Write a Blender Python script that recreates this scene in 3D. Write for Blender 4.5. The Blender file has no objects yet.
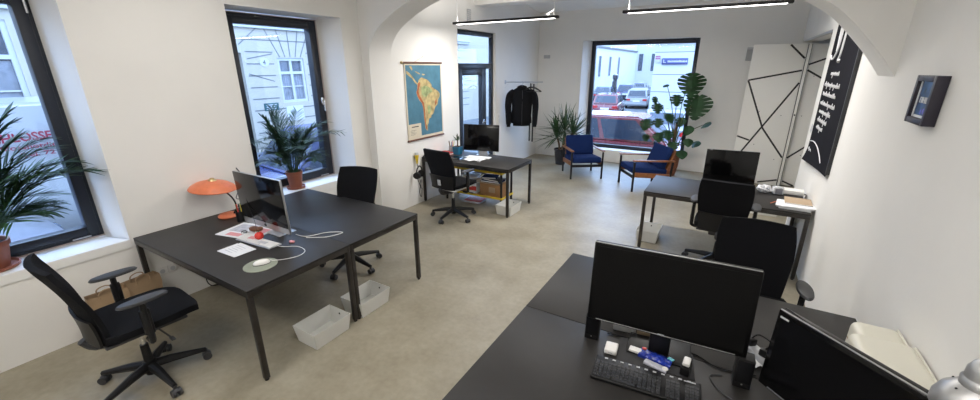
import bpy, bmesh, math, random
from math import pi, sin, cos, radians as R
from mathutils import Vector, Matrix
random.seed(7)
SC = bpy.context.scene
COL = SC.collection

# ------------------------------------------------------------------ materials
def mat(name, col, rough=.5, metal=0., var=0., vscale=6., bump=0., bscale=60., emit=None, estr=0., spec=.5, coat=0., trans=0.):
    m = bpy.data.materials.new(name); m.use_nodes = True
    nt = m.node_tree; b = nt.nodes['Principled BSDF']
    b.inputs['Roughness'].default_value = rough
    b.inputs['Metallic'].default_value = metal
    b.inputs['Specular IOR Level'].default_value = spec
    b.inputs['Coat Weight'].default_value = coat
    c = (*col, 1)
    tc = nt.nodes.new('ShaderNodeTexCoord')
    if var > 0:
        n = nt.nodes.new('ShaderNodeTexNoise'); n.inputs['Scale'].default_value = vscale; n.inputs['Detail'].default_value = 6
        nt.links.new(tc.outputs['Object'], n.inputs['Vector'])
        r = nt.nodes.new('ShaderNodeValToRGB')
        r.color_ramp.elements[0].position = .3; r.color_ramp.elements[1].position = .7
        r.color_ramp.elements[0].color = (*[x*(1-var) for x in col], 1)
        r.color_ramp.elements[1].color = (*[min(1, x*(1+var)) for x in col], 1)
        nt.links.new(n.outputs['Fac'], r.inputs['Fac']); nt.links.new(r.outputs['Color'], b.inputs['Base Color'])
    else:
        b.inputs['Base Color'].default_value = c
    if bump > 0:
        n2 = nt.nodes.new('ShaderNodeTexNoise'); n2.inputs['Scale'].default_value = bscale; n2.inputs['Detail'].default_value = 4
        nt.links.new(tc.outputs['Object'], n2.inputs['Vector'])
        bp = nt.nodes.new('ShaderNodeBump'); bp.inputs['Strength'].default_value = bump; bp.inputs['Distance'].default_value = .01
        nt.links.new(n2.outputs['Fac'], bp.inputs['Height']); nt.links.new(bp.outputs['Normal'], b.inputs['Normal'])
    if emit:
        b.inputs['Emission Color'].default_value = (*emit, 1); b.inputs['Emission Strength'].default_value = estr
    return m

def glass_mat(name, tint=(.93, .97, 1.)):
    m = bpy.data.materials.new(name); m.use_nodes = True
    nt = m.node_tree; nt.nodes.clear()
    o = nt.nodes.new('ShaderNodeOutputMaterial'); t = nt.nodes.new('ShaderNodeBsdfTransparent'); g = nt.nodes.new('ShaderNodeBsdfGlossy')
    lw = nt.nodes.new('ShaderNodeLayerWeight'); pw = nt.nodes.new('ShaderNodeMath'); pw.operation = 'POWER'; pw.inputs[1].default_value = 5
    f = nt.nodes.new('ShaderNodeMath'); f.operation = 'MULTIPLY_ADD'; f.inputs[1].default_value = .9; f.inputs[2].default_value = .03
    nt.links.new(lw.outputs['Facing'], pw.inputs[0]); nt.links.new(pw.outputs[0], f.inputs[0]); mx = nt.nodes.new('ShaderNodeMixShader')
    t.inputs['Color'].default_value = (*tint, 1); g.inputs['Roughness'].default_value = .02
    nt.links.new(f.outputs[0], mx.inputs[0]); nt.links.new(t.outputs[0], mx.inputs[1]); nt.links.new(g.outputs[0], mx.inputs[2]); nt.links.new(mx.outputs[0], o.inputs[0])
    return m

M = {}
M['wall'] = mat('plaster_white', (.78, .77, .745), .85, var=.02, vscale=2, bump=.06, bscale=40)
M['ceil'] = mat('plaster_ceiling', (.86, .87, .88), .9, var=.02)
M['reveal'] = mat('paint_sill', (.80, .80, .79), .5)
M['frame'] = mat('anthracite_window_frame', (.014, .018, .028), .35, spec=.4)
M['rubber'] = mat('pale_seal', (.45, .38, .36), .7)
M['glass'] = glass_mat('clear_glass')
M['steel'] = mat('chrome', (.7, .7, .7), .25, 1)
M['top'] = mat('dark_linoleum', (.023, .0215, .0205), .48, var=.12, vscale=5, spec=.3)
M['deskframe'] = mat('raw_black_steel', (.055, .05, .047), .35, .75, var=.25, vscale=9)
M['blackfab'] = mat('black_fabric', (.0075, .0078, .0095), .95, bump=.25, bscale=500, spec=.12)
M['blackpl'] = mat('black_plastic', (.008, .008, .009), .45, spec=.3)
M['greypl'] = mat('charcoal_plastic', (.030, .031, .035), .5)
M['palegrey'] = mat('pale_grey_plastic', (.45, .46, .48), .5)
M['whitemet'] = mat('white_painted_metal', (.66, .66, .63), .45, var=.02)
M['whitepl'] = mat('white_plastic', (.72, .71, .69), .35)
M['cream'] = mat('cream_plastic', (.66, .64, .55), .42)
M['paper'] = mat('paper', (.74, .75, .77), .8)
M['screen'] = mat('dark_screen', (.003, .003, .0035), .10, spec=.28)
M['matscreen'] = mat('matte_screen', (.004, .004, .0042), .42, spec=.14)
M['alu'] = mat('aluminium', (.50, .51, .53), .35, .9)
M['silver'] = mat('silver_paint', (.42, .42, .42), .38, .7)
M['orange'] = mat('orange_enamel', (.62, .17, .075), .38, var=.08, vscale=20)
M['brass'] = mat('brass', (.62, .50, .28), .3, 1)
M['terra'] = mat('terracotta_plastic', (.24, .075, .042), .5, var=.08)
M['soil'] = mat('soil', (.03, .02, .014), .95, bump=.8, bscale=80)
M['leaf'] = mat('palm_leaf', (.016, .052, .015), .5, var=.45, vscale=9)
M['leaf2'] = mat('monstera_leaf', (.014, .05, .016), .55, spec=.25, var=.4, vscale=7)
M['leaf3'] = mat('yucca_leaf', (.028, .072, .024), .45, var=.4, vscale=9)
M['stem'] = mat('stem', (.055, .075, .02), .6, var=.3)
M['trunk'] = mat('bark', (.12, .075, .04), .85, var=.35, vscale=25, bump=.5)
M['basket'] = mat('basket', (.21, .07, .03), .7, var=.35, vscale=30, bump=.5, bscale=90)
M['navy'] = mat('navy_upholstery', (.0065, .018, .080), .92, bump=.3, bscale=300, spec=.12)
M['teak'] = mat('teak', (.22, .085, .03), .4, var=.3, vscale=14)
M['teakdark'] = mat('dark_teak', (.10, .035, .018), .35, var=.3, vscale=14)
M['kraft'] = mat('kraft_paper', (.30, .205, .12), .8, var=.12)
M['card'] = mat('cardboard', (.30, .165, .07), .85, var=.15)
M['tan'] = mat('tan_card', (.36, .27, .18), .8)
M['yellow'] = mat('yellow_edge', (.62, .45, .02), .5)
M['red'] = mat('red_cover', (.50, .035, .03), .4)
M['redpl'] = mat('red_glossy', (.60, .035, .025), .25)
M['blue'] = mat('blue_wrap', (.012, .03, .26), .25, var=.3, vscale=30)
M['turq'] = mat('turquoise_pot', (.015, .17, .30), .4)
M['pink'] = mat('pink_print', (.65, .28, .29), .7)
M['greyprint'] = mat('grey_print', (.45, .46, .52), .7, var=.25, vscale=25)
M['brown'] = mat('brown_glaze', (.16, .06, .025), .35, var=.3, vscale=30)
M['padgreen'] = mat('grey_green_felt', (.22, .24, .19), .9)
M['wick'] = mat('mousepad_black', (.02, .02, .022), .75)
M['cyan'] = mat('cyan_label', (.10, .42, .50), .5)
M['green'] = mat('green_pen', (.015, .17, .05), .4)
M['penyellow'] = mat('yellow_pen', (.72, .56, .03), .4)
M['ocean'] = mat('map_ocean', (.06, .17, .245), .7, var=.18, vscale=6)
M['land'] = mat('map_land', (.42, .33, .15), .7, var=.4, vscale=13)
M['lowland'] = mat('map_lowland', (.26, .31, .14), .7, var=.45, vscale=14)
M['mount'] = mat('map_mountain', (.36, .10, .035), .7, var=.3, vscale=18)
M['mappaper'] = mat('map_margin', (.60, .54, .42), .8)
M['ink'] = mat('ink', (.03, .03, .035), .8)
M['blackpaper'] = mat('black_paper', (.0055, .0055, .009), .9, var=.2, vscale=5, spec=.15)
M['chalk'] = mat('white_lettering', (.72, .72, .74), .7)
M['picframe'] = mat('purple_black_frame', (.020, .017, .028), .4)
M['picback'] = mat('dark_blue_print', (.012, .05, .13), .3, var=.9, vscale=22)
M['panel'] = mat('door_panel_white', (.76, .75, .71), .5)
M['tape'] = mat('black_tape', (.012, .012, .012), .5)
M['lampon'] = mat('lit_diffuser', (1, 1, 1), .5, emit=(1., .955, .93), estr=6)
M['lens'] = mat('clear_plastic_crumple', (.62, .63, .66), .2, var=.35, vscale=60)
M['violet'] = mat('violet_plastic', (.16, .12, .55), .3)
# outdoors
M['street'] = mat('asphalt', (.10, .105, .11), .8, var=.2, vscale=2)
M['pave'] = mat('paving_setts', (.11, .12, .14), .8, var=.45, vscale=14)
M['facade'] = mat('cream_facade', (.34, .31, .26), .9, var=.03)
M['facade2'] = mat('white_facade', (.42, .42, .42), .9, var=.02)
M['groove'] = mat('facade_groove', (.12, .12, .12), .9)
M['outframe'] = mat('white_window_wood', (.36, .36, .36), .6)
M['outglass'] = mat('house_window_glass', (.06, .07, .09), .12, var=.5, vscale=3)
M['curtain'] = mat('net_curtain', (.16, .17, .19), .8, var=.25, vscale=5)
M['door'] = mat('purple_brown_door', (.04, .022, .024), .6)
M['carred'] = mat('red_car_paint', (.17, .022, .03), .25, coat=.8)
M['carwhite'] = mat('white_car_paint', (.30, .30, .30), .3, coat=.6)
M['carblue'] = mat('blue_car_paint', (.035, .045, .12), .25, coat=.8)
M['cardark'] = mat('dark_car_paint', (.014, .017, .03), .25, coat=.8)
M['carsilver'] = mat('silver_car_paint', (.18, .185, .22), .3, .3, coat=.6)
M['carglass'] = mat('car_glass', (.03, .04, .06), .08)
M['tyre'] = mat('tyre', (.012, .012, .012), .8)
M['taillight'] = mat('tail_light', (.45, .02, .02), .2)
M['signblue'] = mat('sign_blue', (.02, .03, .13), .5)
M['signteal'] = mat('sign_teal', (.01, .06, .065), .5)
M['signpink'] = mat('sign_pink', (.25, .05, .12), .5)
M['vanred'] = mat('red_lettering', (.22, .012, .03), .5)

def floor_mat():
    m = mat('polished_screed', (.3, .28, .24), .3)
    nt = m.node_tree; b = nt.nodes['Principled BSDF']; tc = nt.nodes.new('ShaderNodeTexCoord')
    n1 = nt.nodes.new('ShaderNodeTexNoise'); n1.inputs['Scale'].default_value = 1.7; n1.inputs['Detail'].default_value = 9; n1.inputs['Roughness'].default_value = .62
    n2 = nt.nodes.new('ShaderNodeTexNoise'); n2.inputs['Scale'].default_value = 22; n2.inputs['Detail'].default_value = 6
    mx = nt.nodes.new('ShaderNodeMath'); mx.operation = 'MULTIPLY_ADD'; mx.inputs[1].default_value = .3
    ra = nt.nodes.new('ShaderNodeValToRGB')
    e = ra.color_ramp.elements
    e[0].position = .46; e[0].color = (.205, .18, .130, 1); e[1].position = .80; e[1].color = (.315, .285, .218, 1)
    for n in (n1, n2): nt.links.new(tc.outputs['Object'], n.inputs['Vector'])
    nt.links.new(n2.outputs['Fac'], mx.inputs[0]); nt.links.new(n1.outputs['Fac'], mx.inputs[2])
    nt.links.new(mx.outputs[0], ra.inputs['Fac']); nt.links.new(ra.outputs['Color'], b.inputs['Base Color'])
    rr = nt.nodes.new('ShaderNodeMapRange'); rr.inputs['To Min'].default_value = .34; rr.inputs['To Max'].default_value = .50
    nt.links.new(n1.outputs['Fac'], rr.inputs['Value']); nt.links.new(rr.outputs[0], b.inputs['Roughness'])
    b.inputs['Specular IOR Level'].default_value = .38
    return m
M['floor'] = floor_mat()

# ------------------------------------------------------------------ mesh helpers
class MB:
    def __init__(s): s.bm = bmesh.new()
    def _add(s, bm2, mtx=None):
        if mtx is not None: bm2.transform(mtx)
        me = bpy.data.meshes.new('tmp'); bm2.to_mesh(me); bm2.free(); s.bm.from_mesh(me); bpy.data.meshes.remove(me)
        return s
    def box(s, c, d, rot=None, bev=0., seg=2):
        b = bmesh.new(); bmesh.ops.create_cube(b, size=1); bmesh.ops.scale(b, vec=d, verts=b.verts)
        if bev > 0: bmesh.ops.bevel(b, geom=list(b.edges), offset=min(bev, min(d)*.49), segments=seg, affect='EDGES', profile=.5)
        m = Matrix.Translation(Vector(c))
        if rot is not None: m = m @ rot
        return s._add(b, m)
    def bx(s, x0, x1, y0, y1, z0, z1, bev=0., seg=2):
        return s.box(((x0+x1)/2, (y0+y1)/2, (z0+z1)/2), (abs(x1-x0), abs(y1-y0), abs(z1-z0)), None, bev, seg)
    def tube(s, pts, r, n=8, smooth=0, cap=True):
        pts = [Vector(p) for p in pts]
        rs = r if isinstance(r, (list, tuple)) else [r]*len(pts)
        if smooth and len(pts) > 2:
            P = [pts[0]]+pts+[pts[-1]]; Q = []; W = []
            for i in range(1, len(P)-2):
                for k in range(smooth):
                    t = k/smooth; a, b, c, d = P[i-1], P[i], P[i+1], P[i+2]
                    Q.append(.5*((2*b)+(c-a)*t+(2*a-5*b+4*c-d)*t*t+(3*b-a-3*c+d)*t**3))
                    W.append(rs[i-1]*(1-t)+rs[min(i, len(rs)-1)]*t)
            Q.append(pts[-1]); W.append(rs[-1]); pts, rs = Q, W
        b = s.bm; rings = []; up = None
        for i, p in enumerate(pts):
            t = (pts[min(i+1, len(pts)-1)]-pts[max(i-1, 0)])
            if t.length < 1e-9: t = Vector((0, 0, 1))
            t.normalize()
            if up is None: up = t.orthogonal().normalized()
            u = (up-t*up.dot(t))
            if u.length < 1e-6: u = t.orthogonal()
            u.normalize(); up = u; v = t.cross(u)
            rings.append([b.verts.new(p+(u*cos(2*pi*k/n)+v*sin(2*pi*k/n))*rs[i]) for k in range(n)])
        for a, c in zip(rings, rings[1:]):
            for k in range(n): b.faces.new((a[k], a[(k+1) % n], c[(k+1) % n], c[k]))
        if cap: b.faces.new(rings[0][::-1]); b.faces.new(rings[-1])
        return s
    def cyl(s, p0, p1, r0, r1=None, n=16): return s.tube([p0, p1], [r0, r0 if r1 is None else r1], n)
    def lathe(s, prof, c=(0, 0, 0), n=24, mtx=None, close=False):
        b = bmesh.new(); rings = []
        for r, z in prof:
            rings.append([b.verts.new((max(r, 1e-4)*cos(2*pi*k/n), max(r, 1e-4)*sin(2*pi*k/n), z)) for k in range(n)])
        for a, d in zip(rings, rings[1:]):
            for k in range(n): b.faces.new((a[k], a[(k+1) % n], d[(k+1) % n], d[k]))
        if close: 
            for k in range(n): b.faces.new((rings[-1][k], rings[-1][(k+1) % n], rings[0][(k+1) % n], rings[0][k]))
        else: b.faces.new(rings[0][::-1]); b.faces.new(rings[-1])
        return s._add(b, Matrix.Translation(Vector(c)) @ (mtx or Matrix()))
    def ball(s, c, r, sc=(1, 1, 1), n=16, rot=None):
        b = bmesh.new(); bmesh.ops.create_uvsphere(b, u_segments=n, v_segments=max(6, n//2), radius=r)
        m = Matrix.Translation(Vector(c)) @ (rot or Matrix()) @ Matrix.Diagonal((*sc, 1))
        return s._add(b, m)
    def prism(s, pts, ext, bev=0.):
        b = bmesh.new(); vs = [b.verts.new(p) for p in pts]; f = b.faces.new(vs)
        g = bmesh.ops.extrude_face_region(b, geom=[f]); nv = [v for v in g['geom'] if isinstance(v, bmesh.types.BMVert)]
        bmesh.ops.translate(b, vec=Vector(ext), verts=nv)
        if bev > 0: bmesh.ops.bevel(b, geom=list(b.edges), offset=bev, segments=2, affect='EDGES')
        return s._add(b)
    def grid(s, f, nu, nv, th=None):
        """surface f(u,v)->Vector; th = thickness vector function or constant vector makes a closed slab"""
        b = s.bm
        A = [[b.verts.new(f(i/nu, j/nv)) for j in range(nv+1)] for i in range(nu+1)]
        for i in range(nu):
            for j in range(nv): b.faces.new((A[i][j], A[i+1][j], A[i+1][j+1], A[i][j+1]))
        if th is not None:
            tf = th if callable(th) else (lambda u, v: Vector(th))
            B = [[b.verts.new(Vector(f(i/nu, j/nv))+tf(i/nu, j/nv)) for j in range(nv+1)] for i in range(nu+1)]
            for i in range(nu):
                for j in range(nv): b.faces.new((B[i][j+1], B[i+1][j+1], B[i+1][j], B[i][j]))
            ed = [(i, 0) for i in range(nu)]+[(nu, j) for j in range(nv)]+[(i, nv) for i in range(nu, 0, -1)]+[(0, j) for j in range(nv, 0, -1)]
            for a, c in zip(ed, ed[1:]+ed[:1]): b.faces.new((A[c[0]][c[1]], A[a[0]][a[1]], B[a[0]][a[1]], B[c[0]][c[1]]))
        return s
    def build(s, name, m, parent=None, flat=False, ang=35):
        bm = s.bm; bmesh.ops.recalc_face_normals(bm, faces=bm.faces)
        me = bpy.data.meshes.new(name); bm.to_mesh(me); bm.free()
        me.materials.append(M[m] if isinstance(m, str) else m)
        if not flat:
            me.polygons.foreach_set('use_smooth', [True]*len(me.polygons)); me.set_sharp_from_angle(angle=R(ang))
        o = bpy.data.objects.new(name, me); COL.objects.link(o)
        if parent: o.parent = parent
        return o

def tag(o, label=None, cat=None, group=None, kind=None):
    if label: o['label'] = label
    if cat: o['category'] = cat
    if group: o['group'] = group
    if kind: o['kind'] = kind
    return o
def thing(name, loc, label, cat, rz=0., group=None):
    o = bpy.data.objects.new(name, None); COL.objects.link(o); o.empty_display_size = .1
    o.location = loc; o.rotation_euler = (0, 0, rz)
    return tag(o, label, cat, group)
def struct(o): o['kind'] = 'structure'; return o
def sempty(name, loc=(0, 0, 0)):
    o = bpy.data.objects.new(name, None); COL.objects.link(o); o.location = loc; return struct(o)
def copy_tree(o, parent=None):
    c = o.copy(); COL.objects.link(c)
    if parent: c.parent = parent
    for ch in [x for x in bpy.data.objects if x.parent == o]: copy_tree(ch, c)
    return c
def again(o, loc, rz, label, group=None):
    c = copy_tree(o); c.location = loc; c.rotation_euler = (0, 0, rz); c['label'] = label
    if group: c['group'] = group
    return c
def text_mesh(txt, name, m, size, mtx, parent=None, ext=.002, bold=0., sx=1.):
    cu = bpy.data.curves.new('t', 'FONT'); cu.body = txt; cu.size = size; cu.extrude = ext; cu.offset = bold
    cu.align_x = 'LEFT'; cu.resolution_u = 3
    to = bpy.data.objects.new('t', cu); COL.objects.link(to)
    bpy.context.view_layer.update()
    me = bpy.data.meshes.new_from_object(to.evaluated_get(bpy.context.evaluated_depsgraph_get()))
    bpy.data.objects.remove(to); bpy.data.curves.remove(cu)
    me.transform(mtx @ Matrix.Diagonal((sx, 1, 1, 1))); me.materials.clear(); me.materials.append(M[m]); me.name = name
    o = bpy.data.objects.new(name, me); COL.objects.link(o)
    if parent: o.parent = parent
    return o
RX = lambda a: Matrix.Rotation(R(a), 4, 'X'); RY = lambda a: Matrix.Rotation(R(a), 4, 'Y'); RZ = lambda a: Matrix.Rotation(R(a), 4, 'Z')
TR = lambda *v: Matrix.Translation(Vector(v))

# ------------------------------------------------------------------ camera
cam = bpy.data.cameras.new('camera'); co = bpy.data.objects.new('camera', cam); COL.objects.link(co)
yaw, pit, rol = -.53355, .32087, -.0013
f = Vector((sin(yaw)*cos(pit), cos(yaw)*cos(pit), -sin(pit))); r = Vector((cos(yaw), -sin(yaw), 0)); u = r.cross(f)
r2 = r*cos(rol)+u*sin(rol); u2 = u*cos(rol)-r*sin(rol)
mw = Matrix((( r2.x, u2.x, -f.x, 0), (r2.y, u2.y, -f.y, 0), (r2.z, u2.z, -f.z, 2.15), (0, 0, 0, 1)))
co.matrix_world = mw
cam.sensor_width = 36; cam.sensor_fit = 'HORIZONTAL'; cam.lens = 402.7/980*36; cam.clip_start = .05; cam.clip_end = 300
SC.camera = co

# ------------------------------------------------------------------ room shell
XL, XR, XM = -4.35, .885, -4.22      # left wall, right wall, left wall of the far room
b = MB(); b.bx(-4.9, 1.6, -1.75, 9.9, -.12, 0); struct(b.build('floor', 'floor'))
def plan(b, pts, z0, z1): b.prism([(x, y, z0) for x, y in pts], (0, 0, z1-z0))
W = MB()
XO = -4.80
plan(W, [(XL, -1.7), (XL, -.2), (XO, -.08), (XO, -1.7)], 0, 3.7)
plan(W, [(XL, 1.18), (XL, 2.365), (XO, 2.49), (XO, 1.08)], 0, 3.7)
plan(W, [(XL, 3.735), (XL, 4.02), (XM, 4.02), (XM, 6.06), (XO, 6.06), (XO, 3.57)], 0, 3.7)
for a, c in ((-.2, 1.18), (2.365, 3.735)):
    W.bx(XL, XO, a, c, 0, .645); W.bx(XL, XO, a, c, 2.72, 3.7)
W.bx(XM, XO, 6.06, 7.37, 2.76, 3.7)
plan(W, [(XM, 7.37), (XM, 9.9), (XO, 9.9), (XO, 8.5), (-4.36, 7.37)], 0, 3.7)
struct(W.build('wall_left', 'wall', flat=True))
W = MB(); plan(W, [(XM, 9.45), (-3.14, 9.45), (-3.0, 9.72), (-3.0, 9.9), (XM, 9.9)], 0, 3.5); plan(W, [(-3.14, 9.45), (-.76, 9.45), (-.76, 9.9), (-3.0, 9.9), (-3.0, 9.72)], 0, .27); plan(W, [(-3.14, 9.45), (-.76, 9.45), (-.76, 9.9), (-3.0, 9.9), (-3.0, 9.72)], 2.69, 3.5); W.bx(-.76, 1.6, 9.45, 9.9, 0, 3.5)
struct(W.build('wall_back', 'wall', flat=True))
W = MB(); W.bx(XR, 1.15, -1.7, 6.56, 0, 3.75); W.bx(XR, 1.15, 6.56, 9.45, 2.56, 3.75); W.bx(1.35, 1.6, 6.2, 9.45, 0, 3.75); W.bx(1.14, 1.36, 6.46, 6.56, 0, 2.6)
struct(W.build('wall_right', 'wall', flat=True))
W = MB(); W.bx(-4.9, 1.6, -1.75, -1.7, 0, 3.7); struct(W.build('wall_front', 'wall', flat=True))
# ceilings: front bay, and the far bay that rises a little towards the beam
W = MB(); W.bx(-4.9, 1.6, -1.75, 4.4, 3.55, 3.7)
W.bx(-4.3, 1.6, 4.4, 6.75, 3.68, 3.8)
W.prism([(-4.5, 6.7, 3.66), (-4.5, 9.5, 3.32), (-4.5, 9.5, 3.8), (-4.5, 6.7, 3.8)], (6.1, 0, 0))
struct(W.build('ceiling', 'ceil', flat=True))
W = MB(); W.bx(XM-.05, 1.5, 6.6, 6.95, 3.17, 3.75); struct(W.build('trim_1', 'wall', flat=True))
# arch between the two rooms
arc = [(-4.22, 1.9), (-4.215, 2.15), (-4.19, 2.37), (-4.10, 2.52), (-3.98, 2.625), (-3.81, 2.72), (-3.61, 2.81), (-3.4, 2.88), (-3.0, 2.985), (-2.5, 3.07), (-1.9, 3.12), (-1.3, 3.115), (-.7, 3.04), (-.25, 2.91), (.1, 2.76), (.4, 2.59), (.55, 2.48), (.70, 2.32), (.80, 2.20), (XR, 2.08)]
def cat(pts, k=5):
    P = [pts[0]]+pts+[pts[-1]]; Q = []
    for i in range(1, len(P)-2):
        for j in range(k):
            t = j/k; q = []
            for d in (0, 1):
                a, b_, c, e = P[i-1][d], P[i][d], P[i+1][d], P[i+2][d]
                q.append(.5*(2*b_+(c-a)*t+(2*a-5*b_+4*c-e)*t*t+(3*b_-a-3*c+e)*t**3))
            Q.append(tuple(q))
    return Q+[pts[-1]]
AC = cat(arc)
W = MB(); bm = W.bm
def yf(x): return 4.02-.28*(x-XM)/(XR-XM)      # the arch runs very slightly askew
rows = []
for x, z in AC:
    y0 = yf(x); y1 = y0+.40
    rows.append([bm.verts.new(p) for p in ((x, y0, z), (x, y1, z), (x, y1, 3.7), (x, y0, 3.7))])
for a, c in zip(rows, rows[1:]):
    for k in range(4): bm.faces.new((a[k], a[(k+1) % 4], c[(k+1) % 4], c[k]))
bm.faces.new(rows[0]); bm.faces.new(rows[-1][::-1])
struct(W.build('wall_middle', 'wall', ang=50))

# ------------------------------------------------------------------ windows and door (structure)
def frame_rect(b, plane, c0, c1, a0, a1, z0, z1, w, bev=.004):
    """rectangular frame; plane 'x' -> thickness along x (c0..c1), width along y (a0..a1)"""
    g = (lambda A0, A1, Z0, Z1: b.bx(c0, c1, A0, A1, Z0, Z1, bev)) if plane == 'x' else (lambda A0, A1, Z0, Z1: b.bx(A0, A1, c0, c1, Z0, Z1, bev))
    g(a0, a0+w, z0, z1); g(a1-w, a1, z0, z1); g(a0+w, a1-w, z0, z0+w); g(a0+w, a1-w, z1-w, z1)
def left_window(n, y0, y1, ys0, ys1, yh, yk):
    e = sempty('window_%d' % n)
    b = MB(); frame_rect(b, 'x', -4.74, -4.665, y0, y1, .722, 2.695, .06); frame_rect(b, 'x', -4.75, -4.65, y0+.035, y1-.035, .757, 2.66, .075)
    b.build('window_frame', 'frame', e)
    b = MB(); b.bx(-4.716, -4.70, y0+.10, y1-.10, .82, 2.60); b.build('pane', 'glass', e)
    b = MB(); frame_rect(b, 'x', -4.665, -4.655, y0-.008, y1+.008, .722, 2.70, .01, 0); b.build('seal', 'rubber', e)
    b = MB(); b.prism([(XL+.012, ys0, .645), (XL+.012, ys1, .645), (-4.70, ys1-.12, .645), (-4.70, ys0+.12, .645)], (0, 0, .077), .004); b.build('window_sill', 'reveal', e)
    b = MB(); b.bx(-4.65, -4.642, y1-.22, y1-.10, .745, .755); b.build('frame_plate', 'alu', e)
    b = MB(); b.box((-4.64, yh, 1.72), (.02, .03, .09), None, .005); b.tube([(-4.635, yh, 1.73), (-4.60, yh, 1.73), (-4.595, yh, 1.72), (-4.595, yh-.005, 1.60)], .008, 8); b.build('window_handle', 'steel', e)
    b = MB()
    for z in (2.53,): b.cyl((-4.64, yk, z), (-4.64, yk, z+.09), .008, n=8)
    b.build('hinge', 'alu', e)
left_window(1, -.10, 1.12, -.2, 1.18, -.045, 1.08)
left_window(2, 2.47, 3.60, 2.365, 3.735, 3.545, 2.50)
e = sempty('window_3')
b = MB(); frame_rect(b, 'y', 9.70, 9.78, -3.0, -.76, .27, 2.69, .095); b.build('window_frame', 'frame', e)
b = MB(); b.bx(-2.91, -.85, 9.735, 9.747, .36, 2.60); b.build('pane', 'glass', e)
b = MB(); b.prism([(-3.13, 9.44, .255), (-.77, 9.44, .255), (-.77, 9.70, .255), (-3.0, 9.70, .255)], (0, 0, .03), .003); b.build('window_sill', 'reveal', e)
# glazed street door in the far room's left wall
e = sempty('door_1')
b = MB(); x0, x1 = XM-.12, XM-.055
frame_rect(b, 'x', x0, x1, 6.06, 7.37, 0, 2.755, .075); b.bx(x0, x1, 6.13, 7.30, 2.10, 2.20, .004); b.bx(x0, x1, 7.02, 7.09, .07, 2.12, .004); b.build('door_frame', 'frame', e)
b = MB(); frame_rect(b, 'x', x0-.005, x1+.012, 6.14, 7.02, .03, 2.10, .11); b.build('door_leaf', 'frame', e)
for n_, (a0, a1, z0, z1) in zip(('leaf', 'transom', 'sidelight'), ((6.24, 6.92, .13, 2.0), (6.13, 7.30, 2.19, 2.69), (7.08, 7.31, .07, 2.11))):
    b = MB(); b.bx(x0+.03, x0+.04, a0, a1, z0, z1); b.build('pane', 'glass', e)
b = MB(); b.box((x1+.02, 6.965, 1.05), (.02, .035, .2), None, .005); b.tube([(x1+.025, 6.965, 1.10), (x1+.07, 6.965, 1.10), (x1+.072, 6.95, 1.10), (x1+.072, 6.84, 1.10)], .01, 8); b.build('door_handle', 'steel', e)

# ------------------------------------------------------------------ ground outside
def gz(y): return -.70-.0146*(y-11)
def slab(n, x0, x1, y0, y1, dz, m):
    b = MB(); b.prism([(x0, y0, gz(y0)+dz), (x1, y0, gz(y0)+dz), (x1, y1, gz(y1)+dz), (x0, y1, gz(y1)+dz)], (0, 0, -.15)); return struct(b.build(n, m))
slab('street', -40, 30, -25, 90, 0, 'street')
slab('pavement', -6.3, -4.81, -25, 9.91, .11, 'pave')
slab('pavement_far', -13.2, -11.0, -25, 14, .11, 'pave')
b = MB(); b.bx(-3.6, -.3, 9.92, 10.25, -.8, .26, .01); struct(b.build('window_ledge', 'facade2'))

# ------------------------------------------------------------------ desks
def make_desk(lx=1.73, ly=.86, h=.74):
    t = thing('desk', (0, 0, 0), 'desk', 'desk')
    b = MB(); b.bx(-lx/2, lx/2, -ly/2, ly/2, h-.018, h, .003); b.build('tabletop', 'top', t)
    b = MB(); w = .028; zt = h-.0185; zb = h-.058
    b.bx(-lx/2, lx/2, -ly/2, -ly/2+w, zb, zt, .003); b.bx(-lx/2, lx/2, ly/2-w, ly/2, zb, zt, .003)
    b.bx(-lx/2, -lx/2+w, -ly/2+w, ly/2-w, zb, zt, .003); b.bx(lx/2-w, lx/2, -ly/2+w, ly/2-w, zb, zt, .003); b.bx(-.02, .02, -ly/2+w, ly/2-w, zb+.01, zt, .003)
    b.build('desk_frame', 'deskframe', t)
    for sx in (-1, 1):
        for sy in (-1, 1):
            cx, cy = sx*(lx/2-.0195), sy*(ly/2-.0195)
            b = MB(); b.box((cx, cy, (h-.0585)/2+.008), (.037, .037, h-.0585-.016), None, .004)
            o = b.build('leg', 'deskframe', t)
            b = MB(); b.cyl((cx, cy, 0), (cx, cy, .0085), .015); b.build('glide', 'blackpl', o)
    return t
D = make_desk(); D2 = make_desk(1.60); D3 = make_desk(1.59, .80)
def desk(x, y, label, rz=0, first={}, group='identical black steel desks', src=None):
    src = src or D
    if src not in first: first[src] = 1; o = src; o.location = (x, y, 0); o.rotation_euler = (0, 0, rz); o['label'] = label; o['group'] = group; return o
    return again(src, (x, y, 0), rz, label, group)
desk(-3.435, 1.62, 'black steel desk under the orange lamp and silver computer')
desk(-3.435, 2.482, 'bare black desk adjoining the orange lamp desk, chair tucked at its far side')
desk(-3.42, 5.36, 'black desk below the wall map with yellow edged shelving beneath', src=D3)
desk(.048, 5.30, 'black desk with folder pile at the right wall behind two chairs', src=D2)
desk(-.045, 1.545, 'nearest dark desk holding two monitors, a keyboard and cream cases')
desk(-.045, 2.408, 'dark desk joined behind the nearest monitor desk')

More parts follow.
